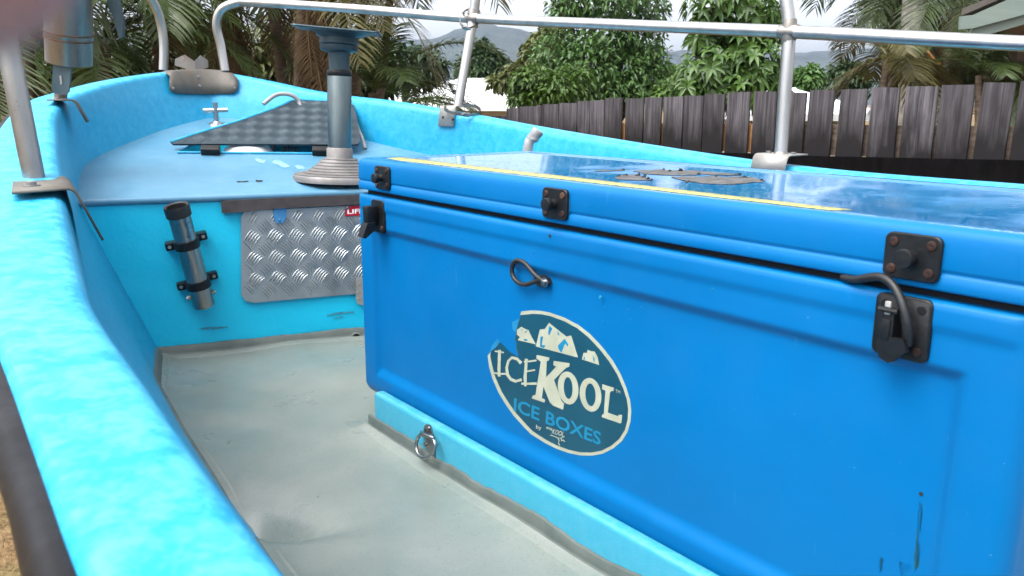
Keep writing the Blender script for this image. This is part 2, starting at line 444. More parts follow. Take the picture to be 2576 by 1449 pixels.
ridge_mesh('hills', [(-900, 170), (-400, 150), (0, 140), (400, 125), (900, 112), (1040, 100), (1120, 86), (1185, 63), (1210, 57), (1235, 64), (1262, 72), (1288, 68), (1312, 70), (1345, 88), (1400, 110), (1500, 122), (1700, 128), (1850, 127), (2000, 133), (2090, 131), (2160, 122), (2300, 104), (2576, 85), (3000, 90), (3500, 120)], 1500, 3.1)

# ------------------------------------------------------------------ the boat
KV = Vector((-.616, .788, 0)); NV = Vector((.788, .616, 0))      # along the keel to the bow, across to starboard
def B(u, v, z): return CAMP + KV * u + NV * (v + 1.18) + Vector((0, 0, z))
def UV(p): d = p - CAMP; return d.dot(KV), d.dot(NV) - 1.18, d.z
boat = thing('boat', 'open cyan painted fishing boat with a raised bow deck and metal rails', 'boat', B(1, 0, -1.35))

port = [(-1.7, -1.13, -.20), (-1, -1.145, -.205), (-.3, -1.145, -.205), (.36, -1.131, -.2), (.63, -1.121, -.197), (.87, -1.112, -.19), (1.2, -1.088, -.176), (1.617, -1.05, -.148), (2.2, -.955, -.095), (2.7, -.855, -.045), (3.03, -.755, -.003), (3.2, -.66, .022), (3.4, -.50, .06), (3.58, -.32, .092), (3.72, -.13, .118)]
bowp = [(3.765, 0.01, .128)]
# starboard sheer: plan curve with heights read along the rail
sil = [(600, 185), (800, 228), (900, 243), (1006, 254), (1110, 275), (1207, 285), (1298, 299), (1427, 326), (1525, 342), (1650, 358), (1722, 371), (1835, 384), (1902, 397), (2022, 416), (2146, 437), (2400, 474)]
splan = [(3.72, .13), (3.58, .29), (3.4, .40), (3.2, .49), (3.0, .575), (2.69, .715), (2.2, .845), (1.425, .97), (.8, 1.05), (0, 1.10), (-1, 1.12), (-1.7, 1.11)]
def sheer_z(u, v):
    p = B(u, v, 0) - CAMP
    c = (p.dot(CR), p.dot(CU), p.dot(CF))
    best = None; lo, hi = -.6, .4
    for k in range(161):
        z = lo + (hi - lo) * k / 160; q = p + Vector((0, 0, z))
        X = 1288 + FPX * q.dot(CR) / q.dot(CF); Y = 724.5 - FPX * q.dot(CU) / q.dot(CF)
        e = abs(Y - np.interp(X, [s_[0] for s_ in sil], [s_[1] for s_ in sil]))
        if best is None or e < best[0]: best = (e, z)
    return best[1]
star = []
for (u, v) in splan:
    z = sheer_z(u, v) if u > .9 else None
    star.append([u, v, z])
for s_ in star:
    if s_[2] is None: s_[2] = -.19
star[0][2] = .118
for i, s_ in enumerate(star):
    if .9 < s_[0] < 3.65: s_[2] = min(s_[2], .115)
for q in star: print('sheer', [round(x, 3) for x in q])
ctrl = [Vector(p) for p in port + bowp + star]
path, _ = smooth_path(ctrl, [0] * len(ctrl), 7)
# inward normals in plan
nrm = []
for i, p in enumerate(path):
    a = path[max(i - 1, 0)]; b = path[min(i + 1, len(path) - 1)]; t = (b - a); t.z = 0; t.normalize()
    nrm.append(Vector((-t.y, t.x, 0)))          # points inboard
GWd, TTd = {}, {}
for p in path:                                   # gunwale width, and how far the side leans in down to the floor
    GWd[id(p)] = float(np.interp(p.x, [.3, .9, 1.2, 1.65, 2.4, 2.9, 3.3, 3.6], [.080, .092, .112, .142, .135, .118, .10, .088])) if p.y < 0 else .088
    vf = float(np.interp(p.x, [.3, .8, 1.38, 1.95, 2.4, 2.6, 2.75], [.75, .735, .70, .655, .605, .545, .50]))
    TTd[id(p)] = max(.05, abs(p.y) - GWd[id(p)] - vf)
for side in (-1, 1):
    ref = min((p for p in path if p.y * side > 0), key=lambda p: abs(p.x - 2.75))
    for p in path:
        if p.x > 2.75 and p.y * side >= 0: TTd[id(p)] = TTd[id(ref)]
def inset(dz, p):                                # how far the inner side leans inboard, dz below the gunwale top
    return .02 * min(dz / .25, 1) + (TTd[id(p)] - .02) * max(0, dz - .25) / (.80 + p.z - .25)
def sect(G): return [(0, -.075), (-.002, -.03), (.001, -.008), (.006, -.002), (.012, 0), (.02, .0005), (G * .5, .001), (G - .026, .0005), (G - .018, -.0005), (G - .009, -.005), (G - .003, -.013), (G, -.026)]
hull = MB(); rows = []
for p, n_ in zip(path, nrm):
    bowf = max(0, min(1, (p.x - 3.2) / .5))
    row = []
    ext = [(.30, -.88), (.20, -.72), (.10, -.5), (.03, -.3)]
    ku = min(p.x, 2.9)
    row.append(Vector((ku, 0, -1.32)))
    pt = p + n_ * .36; row.append(Vector((min(pt.x, 3.2), pt.y * .75, max(-1.05, p.z - .95) - .05)))
    for o, dz in ext + sect(GWd[id(p)]):
        q = p + n_ * (o * (1 - .35 * bowf) if dz < -.1 else o); q.z = p.z + dz
        row.append(q)
    zf = -.86
    for k in range(1, 13):
        dz = .030 + (p.z - .030 - zf) * (k / 12) ** 1.35
        q = p + n_ * (GWd[id(p)] + inset(dz, p) + bowf * .32 * dz); q.z = p.z - dz
        row.append(q)
    rows.append(row)
nr = len(rows[0])
hull.add([B(*p) for r in rows for p in r], [[i * nr + j, i * nr + j + 1, (i + 1) * nr + j + 1, (i + 1) * nr + j] for i in range(len(rows) - 1) for j in range(nr - 1)], 0, True)

obj('hull', hull, M_hull, boat, sharp=180)
# transom
tr = MB(); half = [p for p in rows[0][:14]]; oth = [p for p in rows[-1][:14]]
poly = [B(-1.69, p.y, p.z) for p in half] + [B(-1.69, p.y, p.z) for p in reversed(oth)]
tr.prism(poly[1:], KV * -.04); obj('transom', tr, M_hull, boat)
# black rub rail along the outside of the gunwale
rb = MB(); rr = []
for p, n_ in zip(path, nrm):
    row = []
    for o, dz in [(.004, -.010), (-.006, -.009), (-.013, -.013), (-.018, -.023), (-.019, -.034), (-.017, -.046), (-.010, -.055), (.004, -.059)]:
        wob = .0025 * noise.noise((p.x * 7, p.y * 7, o * 40))
        q = p + n_ * (o + wob); q.z = p.z + dz + wob; row.append(B(*q))
    rr.append(row)
rb.add([p for r in rr for p in r], [[i * 8 + j, i * 8 + j + 1, (i + 1) * 8 + j + 1, (i + 1) * 8 + j] for i in range(len(rr) - 1) for j in range(7)], 0, True)
obj('rub_rail', rb, M_rubrail, boat, sharp=180)

# deck plane through its after edge and its forward end
D1 = atz(205, 503, -.29); D2 = atz(893, 478, -.29); D3 = aty(520, 297, 3.55)
DN = (D2 - D1).cross(D3 - D1).normalized()
if DN.z < 0: DN = -DN
def dk(px, py, h=0): return onp(px, py, D1 + DN * h, DN)
EDGE = (D2 - D1).normalized(); BF0 = atz(385, 870, -.755)
def inner_at(u, side):                            # inner face of the hull at deck level
    pts_ = [(p, n_) for p, n_ in zip(path, nrm) if (p.y < 0) == (side < 0)]
    p, n_ = min(pts_, key=lambda a: abs(a[0].x - u)); return p, n_
outer = []
for p, n_ in zip(path, nrm):
    if p.x < 2.2: continue
    bowf = max(0, min(1, (p.x - 3.2) / .5))
    q0 = B(*p); zdeck = q0.z - ((q0 - D1).dot(DN)) / DN.z     # deck height below here
    dz = max(.03, q0.z - zdeck)
    q = p + n_ * (GWd[id(p)] + inset(dz, p) + bowf * .32 * dz - .012); P = B(q.x, q.y, 0)
    P.z = D1.z - ((P.x - D1.x) * DN.x + (P.y - D1.y) * DN.y) / DN.z
    AF = (D1 - D1.copy());
    side_n = Vector((-EDGE.y, EDGE.x, 0))
    if (P - D1).dot(side_n) > -.0: outer.append(P)
def to_deck2(P): return Vector(((P - D1).dot(EDGE), (P - D1).dot(DN.cross(EDGE))))
def from_deck2(c, h=0): return D1 + EDGE * c[0] + DN.cross(EDGE) * c[1] + DN * h
stb_end = D1 + EDGE * 1.40
o2 = [to_deck2(p) for p in outer]
o2 = [Vector((o2[0].x - .02, 0))] + [c for c in o2 if c.y > .004] + [Vector((o2[-1].x + .02, 0))]
HL, HR = dk(448, 386), dk(830, 389)
h2a, h2b = to_deck2(HL), to_deck2(HR)
FW = .20
hole = [h2a, h2b, h2b + Vector((-.03, FW)), h2a + Vector((.10, FW))]
vin = o2 + hole; no = len(o2)
ed = [(i, (i + 1) % no) for i in range(no)] + [(no + i, no + (i + 1) % 4) for i in range(4)]
cv, ce, cf, _, _, _ = delaunay_2d_cdt(vin, ed, [], 2, 1e-5)
hp = hole
def inhole(c):
    s_ = [(hp[(i + 1) % 4] - hp[i]).cross(c - hp[i]) for i in range(4)]
    return all(x > 0 for x in s_) or all(x < 0 for x in s_)
dm = MB(); fs = []
for f_ in cf:
    c = sum((cv[i] for i in f_), Vector((0, 0))) / len(f_)
    if not inhole(c): fs.append(list(f_))
dm.add([from_deck2(c) for c in cv], fs)
n0 = len(cv)
obj('foredeck', dm, M_deck, boat)
# hatch well below the opening
hw = MB(); top4 = [from_deck2(c) for c in hole]; bot4 = [p + Vector((0, 0, -.26)) for p in top4]
hw.add(top4 + bot4, [[0, 1, 5, 4], [1, 2, 6, 5], [2, 3, 7, 6], [3, 0, 4, 7], [4, 5, 6, 7]])
obj('hatch_well', hw, M_bulk, boat)
lip = MB(); lp = [from_deck2(c, .004) for c in hole]; lip.tube(lp, .0042, 8, closed=True); obj('hatch_lip', lip, M_hull, boat)
# rounded deck nosing along its after edge
nz = MB(); nz.tube([D1 + EDGE * (t * .1 - .03) + Vector((0, 0, -.0085)) for t in range(16)], .0125, 12)
obj('deck_edge', nz, M_deck, boat)

# bulkhead
BN = EDGE.cross(BF0 - D1).normalized()
if BN.y > 0: BN = -BN                              # towards the cockpit
BT = BN.cross(EDGE).normalized(); 
if BT.z < 0: BT = -BT
def bk(px, py, h=0): return onp(px, py, D1 + BN * h, BN)
bm_ = MB()
def bfun(s_, t_):
    q = D1 + EDGE * (-.12 + 1.75 * s_) - BT * (.62 * t_ + .004)
    return q + BN * (.004 * noise.fractal((q.x * 5, q.y * 5, q.z * 5), 1, 2, 3))
# trim the panel to the hull: shrink each row to the inner sides
def bfun2(s_, t_):
    z = -.29 - .62 * t_
    dz = .33 + .62 * t_
    q0 = D1 - BT * (.62 * t_ + .012)
    a = -.05 + .165 * t_; b = 1.43 - .16 * t_
    q = q0 + EDGE * (a + (b - a) * s_)
    return q + BN * (.003 * noise.fractal((q.x * 6, q.y * 6, q.z * 6), 1, 2, 3))
bm_.grid(bfun2, 60, 30)
obj('bulkhead', bm_, M_bulk, boat, sharp=180)

# cockpit floor with its paint carried up the sides as a rounded fillet
FZ = -.80
CORN = Vector((-.387895, 2.02802, -.135367)) + CAMP           # icebox: lid's near left corner
BA = Vector((math.cos(.905173), -math.sin(.905173), 0)); BD = Vector((math.sin(.905173), math.cos(.905173), 0))
def fseam(u, side):
    return side * float(np.interp(u, SEAM[side][0], SEAM[side][1]))
SEAM = {}
for s_ in (-1, 1):
    L_ = []
    for p, n_ in zip(path, nrm):
        if p.y * s_ > 0 and p.x < 3.0:
            dz = p.z - FZ; q = p + n_ * (GWd[id(p)] + inset(dz, p)); L_.append((q.x, abs(q.y)))
    L_.sort(); SEAM[s_] = ([a[0] for a in L_], [a[1] for a in L_])
def floorz(P, u, v):
    e = min(v - fseam(u, -1), fseam(u, 1) - v)
    bd = (P - BF0).dot(BN); e2 = (bd - .004)
    z = FZ + .012 * noise.fractal((P.x * 2.2, P.y * 2.2, 3), 1, 2, 3)
    r = .055 + .014 * noise.noise((P.x * 5, P.y * 5, 1))
    for d_ in (e, e2):
        if d_ < r: z += .012 * (1 - max(0, d_) / r) ** 2
    c_ = (CORN - P).dot(BD); al = (P - CORN).dot(BA); d_ = c_ - .034
    if al > .07 and d_ < .10: z += .012 * (1 - max(0, d_) / .10) ** 2
    # a hollow in the glass beside the port side
    du = u - 1.40 + .55 * (v + .66); z -= .10 * math.exp(-(du / (.12 if du > 0 else .026)) ** 2) * math.exp(-((v + .70) / .10) ** 2)
    return z
fl = MB()
def ffun(s_, t_):
    u = -1.65 + 4.6 * s_
    a, b = fseam(u, -1) - .012, fseam(u, 1) + .012
    tt = t_; v = a + (b - a) * tt
    P = B(u, v, 0)
    over = (P - BF0).dot(BN)
    if over < .0: P = P - BN * over
    uu, vv, _ = UV(P)
    P.z = CAMZ + floorz(P, uu, vv); return P
fl.grid(ffun, 260, 150)
obj('cockpit_floor', fl, M_floor, boat, sharp=180)
M_cove = simple('shade_darkened_floor_paint', (.062, .078, .070), (.095, .112, .10), 12, .45, 0, .25, 50, r2=.6)  # floor paint darkened: shade on the upright edges is put into the colour
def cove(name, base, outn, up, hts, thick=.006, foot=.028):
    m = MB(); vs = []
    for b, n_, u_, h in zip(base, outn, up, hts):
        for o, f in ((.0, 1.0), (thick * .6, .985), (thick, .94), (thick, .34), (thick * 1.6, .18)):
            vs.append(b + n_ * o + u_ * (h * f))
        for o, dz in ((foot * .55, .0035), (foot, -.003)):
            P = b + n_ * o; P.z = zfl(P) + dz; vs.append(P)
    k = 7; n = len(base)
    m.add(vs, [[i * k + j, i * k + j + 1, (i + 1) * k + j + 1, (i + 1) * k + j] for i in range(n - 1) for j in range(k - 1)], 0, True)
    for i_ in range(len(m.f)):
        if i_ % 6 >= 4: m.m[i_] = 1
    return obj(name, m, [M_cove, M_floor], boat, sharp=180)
nz1 = lambda t, f, a: a * noise.fractal((t * f, 3.3, 1.7), 1, 2, 4)
zfl = lambda P: CAMZ + floorz(P, *UV(P)[:2])
N_ = 120; bs_, ns_, us_, hs_ = [], [], [], []
for i in range(N_):
    t = -.02 + 1.25 * i / N_; P = BF0 + EDGE * t; k = (zfl(P + BN * .02) - P.z) / BT.z; P = P + BT * k + BN * .003
    bs_.append(P - UPZ * .004); ns_.append(BN); us_.append(BT); hs_.append((BF0.z - zfl(P)) * .9 + .006 + nz1(t, 9, .004))
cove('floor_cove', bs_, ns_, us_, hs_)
bs_, ns_, us_, hs_ = [], [], [], []
for i in range(170):
    al = .10 + 1.5 * i / 170; P = CORN + BA * al - BD * .034; P.z = zfl(P) - .004
    bs_.append(P); ns_.append(-BD); us_.append(UPZ); hs_.append(.030 + nz1(al, 7, .010) + nz1(al, 30, .002))
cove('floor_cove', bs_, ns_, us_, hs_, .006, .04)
for side in (-1, 1):
    bs_, ns_, us_, hs_ = [], [], [], []
    for p, n_ in zip(path, nrm):
        if p.y * side < 0 or p.x > 2.72: continue
        d0 = p.z - FZ; q0 = p + n_ * (GWd[id(p)] + inset(d0, p)); q1 = p + n_ * (GWd[id(p)] + inset(d0 - .05, p))
        a, b = B(q0.x, q0.y, FZ - .004), B(q1.x, q1.y, FZ + .05); a.z = min(a.z, zfl(a + (KV * n_.x + NV * n_.y) * .03) - .012)
        bs_.append(a); inn_ = (KV * n_.x + NV * n_.y).normalized(); lump = 0.0; bs_[-1] = a + inn_ * (.085 * lump)
        ns_.append(inn_); us_.append((b - a + UPZ * .05 * lump).normalized()); hs_.append(.055 + .02 * lump + nz1(p.x, 6, .006))
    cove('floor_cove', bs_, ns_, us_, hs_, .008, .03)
dr = MB(); c = bk(896, 848, .013); dr.lathe([(.011, 0), (.013, .004), (.017, .004), (.018, 0)], c, BN, 20); dr.lathe([(0, .001), (.0115, .001)], c, BN, 20, 1)
obj('drain', dr, [M_floor, M_dark], boat)

# timber holding the icebox, and the bearers under the box
ct = MB()
q0 = CORN + BA * .118 - BD * .019; L = 1.47
ct_top = -.563; hgt = .30 / 2
ct.box(q0 + BA * (L / 2) + Vector((0, 0, ct_top - .13)), BA * (L / 2), BD * .015, (0, 0, .13), .010, seg=3)
obj('retaining_timber', ct, M_cleat, boat)
br = MB(); br.box(CORN + BA * .77 + BD * .28 + Vector((0, 0, -.60 - .11)), BA * .74, BD * .25, (0, 0, .109), .02)
obj('box_bearer', br, M_floor, boat)

# ------------------------------------------------------------------ fittings on the boat
def gun(u, side):                                   # gunwale centre top at station u
    pts_ = [(p, n_) for p, n_ in zip(path, nrm) if p.y * side > 0]
    p, n_ = min(pts_, key=lambda a: abs(a[0].x - u)); q = p + n_ * (GWd[id(p)] / 2)
    return B(q.x, q.y, p.z), (KV * n_.x + NV * n_.y).normalized()       # point, inboard direction
def bolt(mb, p, n, r=.008, h=.007, m=0):
    mb.lathe([(r * 1.7, 0), (r * 1.7, h * .25), (r, h * .3), (r, h), (r * .8, h * 1.12), (0, h * 1.12)], p, n, 12, m)

# bow plate folded over the stem, its fairlead wings and bolts
def inner_pt(px, py, off=0.0):                      # a pixel on the inner face of the bow
    r = ray(px, py); best = None
    for k in range(400):
        y = 3.0 + .8 * k / 400; P = CAMP + r * (y / r.y); u, v, z = UV(P)
        pts_ = [(abs(p.y - v) + (0 if p.x > 3.0 else 9), p, n_) for p, n_ in zip(path, nrm)]
        _, p, n_ = min(pts_, key=lambda a: a[0])
        bowf = max(0, min(1, (p.x - 3.2) / .5)); dz = max(0.01, p.z - z)
        q = p + n_ * (GWd[id(p)] + inset(dz, p) + bowf * .32 * dz)
        d = abs((q - Vector((u, v, p.z))).to_2d().dot(n_.to_2d()))
        if best is None or d < best[0]: best = (d, P, n_)
    P, n_ = best[1], best[2]
    return P + (KV * n_.x + NV * n_.y) * off
bp = MB()
cols = 16; front = []; 
tl = [(422, 180), (455, 178), (490, 177), (520, 177), (560, 179), (600, 190)]
bl = [(421, 230), (440, 235), (475, 237), (520, 237), (560, 236), (596, 234)]
for i in range(cols):
    x = 422 + (600 - 422) * i / (cols - 1)
    yt = np.interp(x, [p[0] for p in tl], [p[1] for p in tl]); yb = np.interp(x, [p[0] for p in bl], [p[1] for p in bl])
    if i == 0: yt += 8; yb -= 4
    if i == cols - 1: yt += 9; yb -= 8
    col = [inner_pt(x, yb + (yt + 3 - yb) * t, .010) for t in (0, .5, 1)]
    front.append(col)
rws = []
for i, c in enumerate(front):
    top = c[2].copy(); ub, vb, zb = UV(top)
    out_ = (top - B(2.9, 0, zb)); out_.z = 0; out_.normalize()
    top2 = top + out_ * .02; top2.z = top.z + .008
    top3 = top + out_ * .085; top3.z = top.z + .006
    rws.append([c[0], c[1], c[2], top2, top3])
bp.add([p for r in rws for p in r], [[i * 5 + j, i * 5 + j + 1, (i + 1) * 5 + j + 1, (i + 1) * 5 + j] for i in range(cols - 1) for j in range(4)], 0, True)
bpo = obj('bow_plate', bp, M_dull, boat, sharp=60)
mod = bpo.modifiers.new('thickness', 'SOLIDIFY'); mod.thickness = .004; mod.offset = 0
for q in ((495, 193), (498, 216), (429, 222), (592, 222)):
    bs = MB(); bolt(bs, inner_pt(*q, .013), (KV * -1), .004, .004); obj('bolt', bs, M_steel, bpo)
mid = rws[7][3]
fw = MB()
c0 = aty(492, 176, mid.y - 0 - CAMP.y + .02)
right = Vector((.9, .42, 0)).normalized()
for sgn, pts_ in ((-1, [(0, 0), (0, .035), (-.035, .062), (-.072, .045), (-.075, .018), (-.02, .0)]), (1, [(0, 0), (0, .035), (.028, .062), (.058, .043), (.058, .012), (.02, 0)])):
    poly = [c0 + right * a + UPZ * b + KV * (.018 * abs(a) / .07) for a, b in pts_]
    fw.prism(poly, KV * .006)
fw.prism([c0 + right * a + KV * b - UPZ * .004 for a, b in ((-.045, -.02), (.06, -.02), (.06, .05), (-.045, .05))], UPZ * .006)
obj('bow_fairlead', fw, M_rust, boat)

# rails: top tube, bow hoops, stanchions, foot brackets
RB = .0185
rail = thing('bow_rail', None, None, (0, 0, 0)); rail.location = (0, 0, 0)
rail.parent = boat; rail.location = -boat.location
def rtube(name, pts, r, mat=None, sub=6): 
    m = MB(); m.tube(pts, r, 18, sub=sub); return obj(name, m, mat or M_rail, rail)
sA = aty(1964, 388, 2.41); sAt = aty(1985, 80, 2.43); sB_ = aty(1152, 268, 3.26); sBt = aty(1190, 46, 3.30)
starb_rail = [aty(566, 178, 3.66), aty(556, 118, 3.66), aty(545, 65, 3.65), aty(556, 26, 3.64), aty(592, 8, 3.63), aty(640, 6, 3.61), aty(900, 23, 3.46), sBt, aty(1600, 64, 2.83), sAt, aty(2300, 96, 2.17), aty(2600, 111, 2.0), aty(2950, 124, 1.83)]
rtube('top_rail', starb_rail, RB)
pA, pAin = aty(88, 458, 1.5), None
pAt = aty(-16, -62, 1.5); pBf = aty(152, 250, 2.66); pBt = aty(172, -40, 2.60)
port_rail = [aty(411, 176, 3.62), aty(412, 110, 3.62), aty(404, 55, 3.61), aty(388, 10, 3.58), aty(360, -30, 3.53), aty(320, -62, 3.45), aty(262, -84, 3.25), pBt, Vector((-1.12, 2.08, CAMZ + .27)), pAt]
rtube('top_rail', port_rail, RB)
rtube('stanchion', [sA, sA.lerp(sAt, .5), sAt, aty(1978, 0, 2.44), aty(1972, -60, 2.45), aty(1964, -330, 2.47)], RB, sub=4)
rtube('stanchion', [sB_, sB_.lerp(sBt, .5), sBt, aty(1196, 0, 3.3), aty(1203, -70, 3.3), aty(1226, -270, 3.3)], RB, sub=4)
rtube('stanchion', [pA, pA.lerp(pAt, .5), pAt, pA.lerp(pAt, 1.9)], RB, M_steel, sub=4)
rtube('stanchion', [pBf, pBf.lerp(pBt, .5), pBt], .019, M_rust, sub=4)
for p, t_ in ((sAt, starb_rail), (sBt, starb_rail)):
    m = MB(); d_ = Vector((.55, -.45, -.03)).normalized()
    m.tube([p - d_ * .03, p - d_ * .018, p, p + d_ * .018, p + d_ * .03], [.0187, .022, .0235, .022, .0187], 14, sub=2)
    m.tube([p - UPZ * .035, p - UPZ * .018, p, p + UPZ * .018, p + UPZ * .035], [.0187, .021, .0225, .021, .0187], 14, sub=2)
    obj('weld', m, M_rust, rail)
def bracket(name, corners, drop, thick=.004, mat=M_dull, bolts=(), parent=None, lean=None, rad=.012):
    # corners: four points of the flat top plate (outer-aft, outer-fwd, inner-fwd, inner-aft); it bends down at the inner edge
    a, b, c, d = [Vector(p) for p in corners]
    inn = ((c + d) - (a + b)).normalized(); dn = Vector(lean) if lean else (-UPZ + inn * .12).normalized()
    m = MB(); R = []
    prof = [(0, a, b)]
    la, lb = a, b
    rowsb = [(a, b), (d - inn * rad, c - inn * rad)]
    for k in (1, 2, 3, 4):
        q = k / 4 * math.pi / 2
        o = inn * (rad * math.sin(q) - rad) + dn * (rad * (1 - math.cos(q))); rowsb.append((d + o, c + o))
    rowsb.append((d + dn * drop, c + dn * drop))
    vs = [p for r in rowsb for p in r]
    m.add(vs, [[2 * i, 2 * i + 1, 2 * i + 3, 2 * i + 2] for i in range(len(rowsb) - 1)], 0, True)
    o = obj(name, m, mat, parent or rail, sharp=50)
    md = o.modifiers.new('thickness', 'SOLIDIFY'); md.thickness = thick; md.offset = 0
    for p, n in bolts:
        mm = MB(); bolt(mm, Vector(p), Vector(n)); obj('bolt', mm, M_steel, o if parent is None and False else rail)
    return o
za = pA.z - CAMZ
pl = lambda x, y: atz(x, y, za + .0)
za += .004
bracket('foot_bracket', [pl(30, 486), pl(33, 455), pl(168, 444), pl(186, 474)], .095, bolts=[(pl(80, 471) + UPZ * .002, UPZ)], lean=(.36, .10, -.93))
zb = pBf.z - CAMZ - .003
bt = [aty(118, 262, 2.56), aty(138, 250, 2.68), aty(192, 250, 2.70), aty(186, 259, 2.58)]
for q in bt: q.z = pBf.z - .002
bracket('foot_bracket', bt, .075, bolts=[(aty(144, 252, 2.6) , UPZ)], lean=(.42, .05, -.9))
# starboard brackets: plate bent down on the inboard side
sAi = Vector((-NV.x, -NV.y, 0))
gdir = Vector((.66, -.75, 0)).normalized()
q = sA + Vector((0, 0, .0))
t4 = [q + gdir * .055 - sAi * .05, q - gdir * .055 - sAi * .05, q - gdir * .055 + sAi * .048, q + gdir * .055 + sAi * .048]
bracket('foot_bracket', t4, .05, mat=M_pale, bolts=[(q - gdir * .04, UPZ), (q + gdir * .04, UPZ)], lean=(sAi.x * .25, sAi.y * .25, -.95), rad=.014)
gd2 = Vector((.85, -.5, 0)).normalized(); q = sB_.copy(); q.z += .002
s2 = Vector((gd2.y, -gd2.x, 0))
if s2.y > 0: s2 = -s2
t4 = [q + gd2 * .022 - s2 * .03, q - gd2 * .058 - s2 * .03, q - gd2 * .058 + s2 * .036, q + gd2 * .014 + s2 * .036]
bk2 = bracket('foot_bracket', t4, .080, mat=M_pale, lean=(s2.x * .2, s2.y * .2, -.96))
for hx, hy in ((1116, 296), (1141, 301)):
    m = MB(); P0 = (t4[2] + t4[3]) / 2; n_ = (s2 + UPZ * .2).normalized(); P = onp(hx, hy, P0 + s2 * .012, n_)
    m.lathe([(0, .0), (.0055, .0)], P + n_ * .004, n_, 14); obj('bolt_hole', m, M_dark, rail)
for p in (sA, sB_, pA, pBf):
    m = MB(); m.lathe([(.0225, 0), (.0215, .003), (.0195, .006), (.0187, .009)], p - UPZ * .001, UPZ, 18); obj('weld', m, M_rust, rail)

# the wide steel tube on the port stanchion with two painted flat bars
tb = MB(); yT = 2.60
a0 = aty(174, 158, yT); a1 = aty(170, -95, yT - .05); ax = (a1 - a0).normalized(); Rr = 104 / 2 / FPX * yT * 1.0
Lh = (a1 - a0).length
tb.lathe([(Rr * .93, 0), (Rr, .001), (Rr * 1.0, .07), (Rr * 1.005, .072), (Rr * 1.03, .074), (Rr * 1.03, .09), (Rr * 1.0, .092), (Rr * 1.01, Lh), (Rr * .93, Lh), (Rr * .93, .01)], a0 - ax * .0, ax, 44)
ht = obj('pole_holder_tube', tb, [steel('grimy_steel_tube', (.20, .172, .15), (.34, .30, .265), .36, .5, .62, 1.0)], boat)
rg = MB()
for h in (.0735, .0905): rg.tube([a0 + ax * h + (ax.orthogonal().normalized() * math.cos(q) + ax.cross(ax.orthogonal().normalized()) * math.sin(q)) * (Rr * 1.031) for q in np.linspace(0, 6.2832, 45)[:-1]], .0022, 6, closed=True)
obj('rusty_weld', rg, simple('rust', (.045, .018, .010), (.10, .042, .02), 60, .9, 0, .3), ht)
bb = MB(); yy = yT - .045
poly = [aty(134, 150, yy), aty(179, 155, yy), aty(176, 205, yy), aty(172, 232, yy), aty(160, 238, yy), aty(140, 236, yy), aty(130, 228, yy)]
bb.prism(poly, Vector((0, .007, 0)))
bo = obj('flat_bar', bb, M_blueal, ht)
sm = MB(); sm.prism([aty(149, 191, yy - .002), aty(154, 190, yy - .002), aty(157, 212, yy - .002), aty(152, 213, yy - .002)], Vector((0, .003, 0))); obj('bar_slot', sm, M_steel, ht)
bb = MB(); yy = yT + .03
poly = [aty(250, -70, yy), aty(283, -70, yy), aty(297, 0, yy), aty(309, 62, yy), aty(308, 92, yy), aty(299, 96, yy), aty(287, 55, yy), aty(268, 0, yy)]
bb.prism(poly, Vector((.004, .008, 0)))
bb.prism([aty(225, -84, yy), aty(283, -84, yy), aty(283, -62, yy), aty(225, -62, yy)], Vector((.0, .006, 0)))
obj('flat_bar', bb, M_blueal, ht)

# mooring bitt on the bow deck
bi = MB(); b0 = dk(545, 312); up = (DN + UPZ * 2).normalized()
bi.tube([b0, b0 + up * .088], .0105, 16)
cx_ = Vector((.96, .26, .03)).normalized(); c_ = b0 + up * .056
bi.tube([c_ - cx_ * .048, c_ + cx_ * .048], .0095, 16)
bi.lathe([(.034, 0), (.032, .004), (.018, .007), (.013, .012), (.0105, .014)], b0, DN, 26)
obj('mooring_bitt', bi, M_rail, boat)

# seat pedestal
ped = thing('seat_pedestal', None, None, (0, 0, 0)); ped.parent = boat; ped.location = -boat.location
b0 = dk(855, 447); top = aty(853, 100, b0.y + .01); upv = (top - b0).normalized(); 
Hh = (top - b0).length
sc = 1 / FPX * b0.y
pb = MB(); R0 = 114 * sc; prof = [(R0, -.012), (R0, .004), (R0 * .985, .007)]
for k in range(7):
    t = k / 6; r_ = R0 * (.95 - .58 * (t ** .62)); h_ = .010 + .052 * t ** 1.25
    prof += [(r_ + .0025, h_), (r_ + .003, h_ + .003), (r_ - .001, h_ + .0045)]
prof += [(.046, .068), (.0445, .072), (.0445, .100), (.041, .103), (.0395, .104)]
pb.lathe(prof, b0, upv, 48); obj('base_flange', pb, M_cast, ped, sharp=50)
zz = lambda py: (447 - py) * sc * 1.03
pl_ = MB(); pl_.lathe([(29 * sc, .095), (29.5 * sc, zz(208)), (28 * sc, zz(203)), (26 * sc, zz(203))], b0, upv, 32); obj('lower_post', pl_, steel('aged_grey_blue_tube', (.10, .135, .145), (.19, .225, .23), .36, .25, .64), ped)
pr_ = MB(); pr_.lathe([(28 * sc, zz(210)), (30.5 * sc, zz(207)), (30.5 * sc, zz(197)), (29 * sc, zz(194)), (25 * sc, zz(194))], b0, upv, 32); obj('collar', pr_, M_black, ped)
pu_ = MB(); pu_.lathe([(25 * sc, zz(200)), (25.5 * sc, zz(160)), (27 * sc, zz(154)), (44 * sc, zz(150)), (46 * sc, zz(146)), (46 * sc, zz(138)), (44 * sc, zz(136)), (47 * sc, zz(133)), (47 * sc, zz(121)), (56 * sc, zz(114)), (10 * sc, zz(110))], b0, upv, 36); obj('upper_post', pu_, M_blueal, ped, sharp=30)
tp = MB(); ctr = b0 + upv * zz(107)
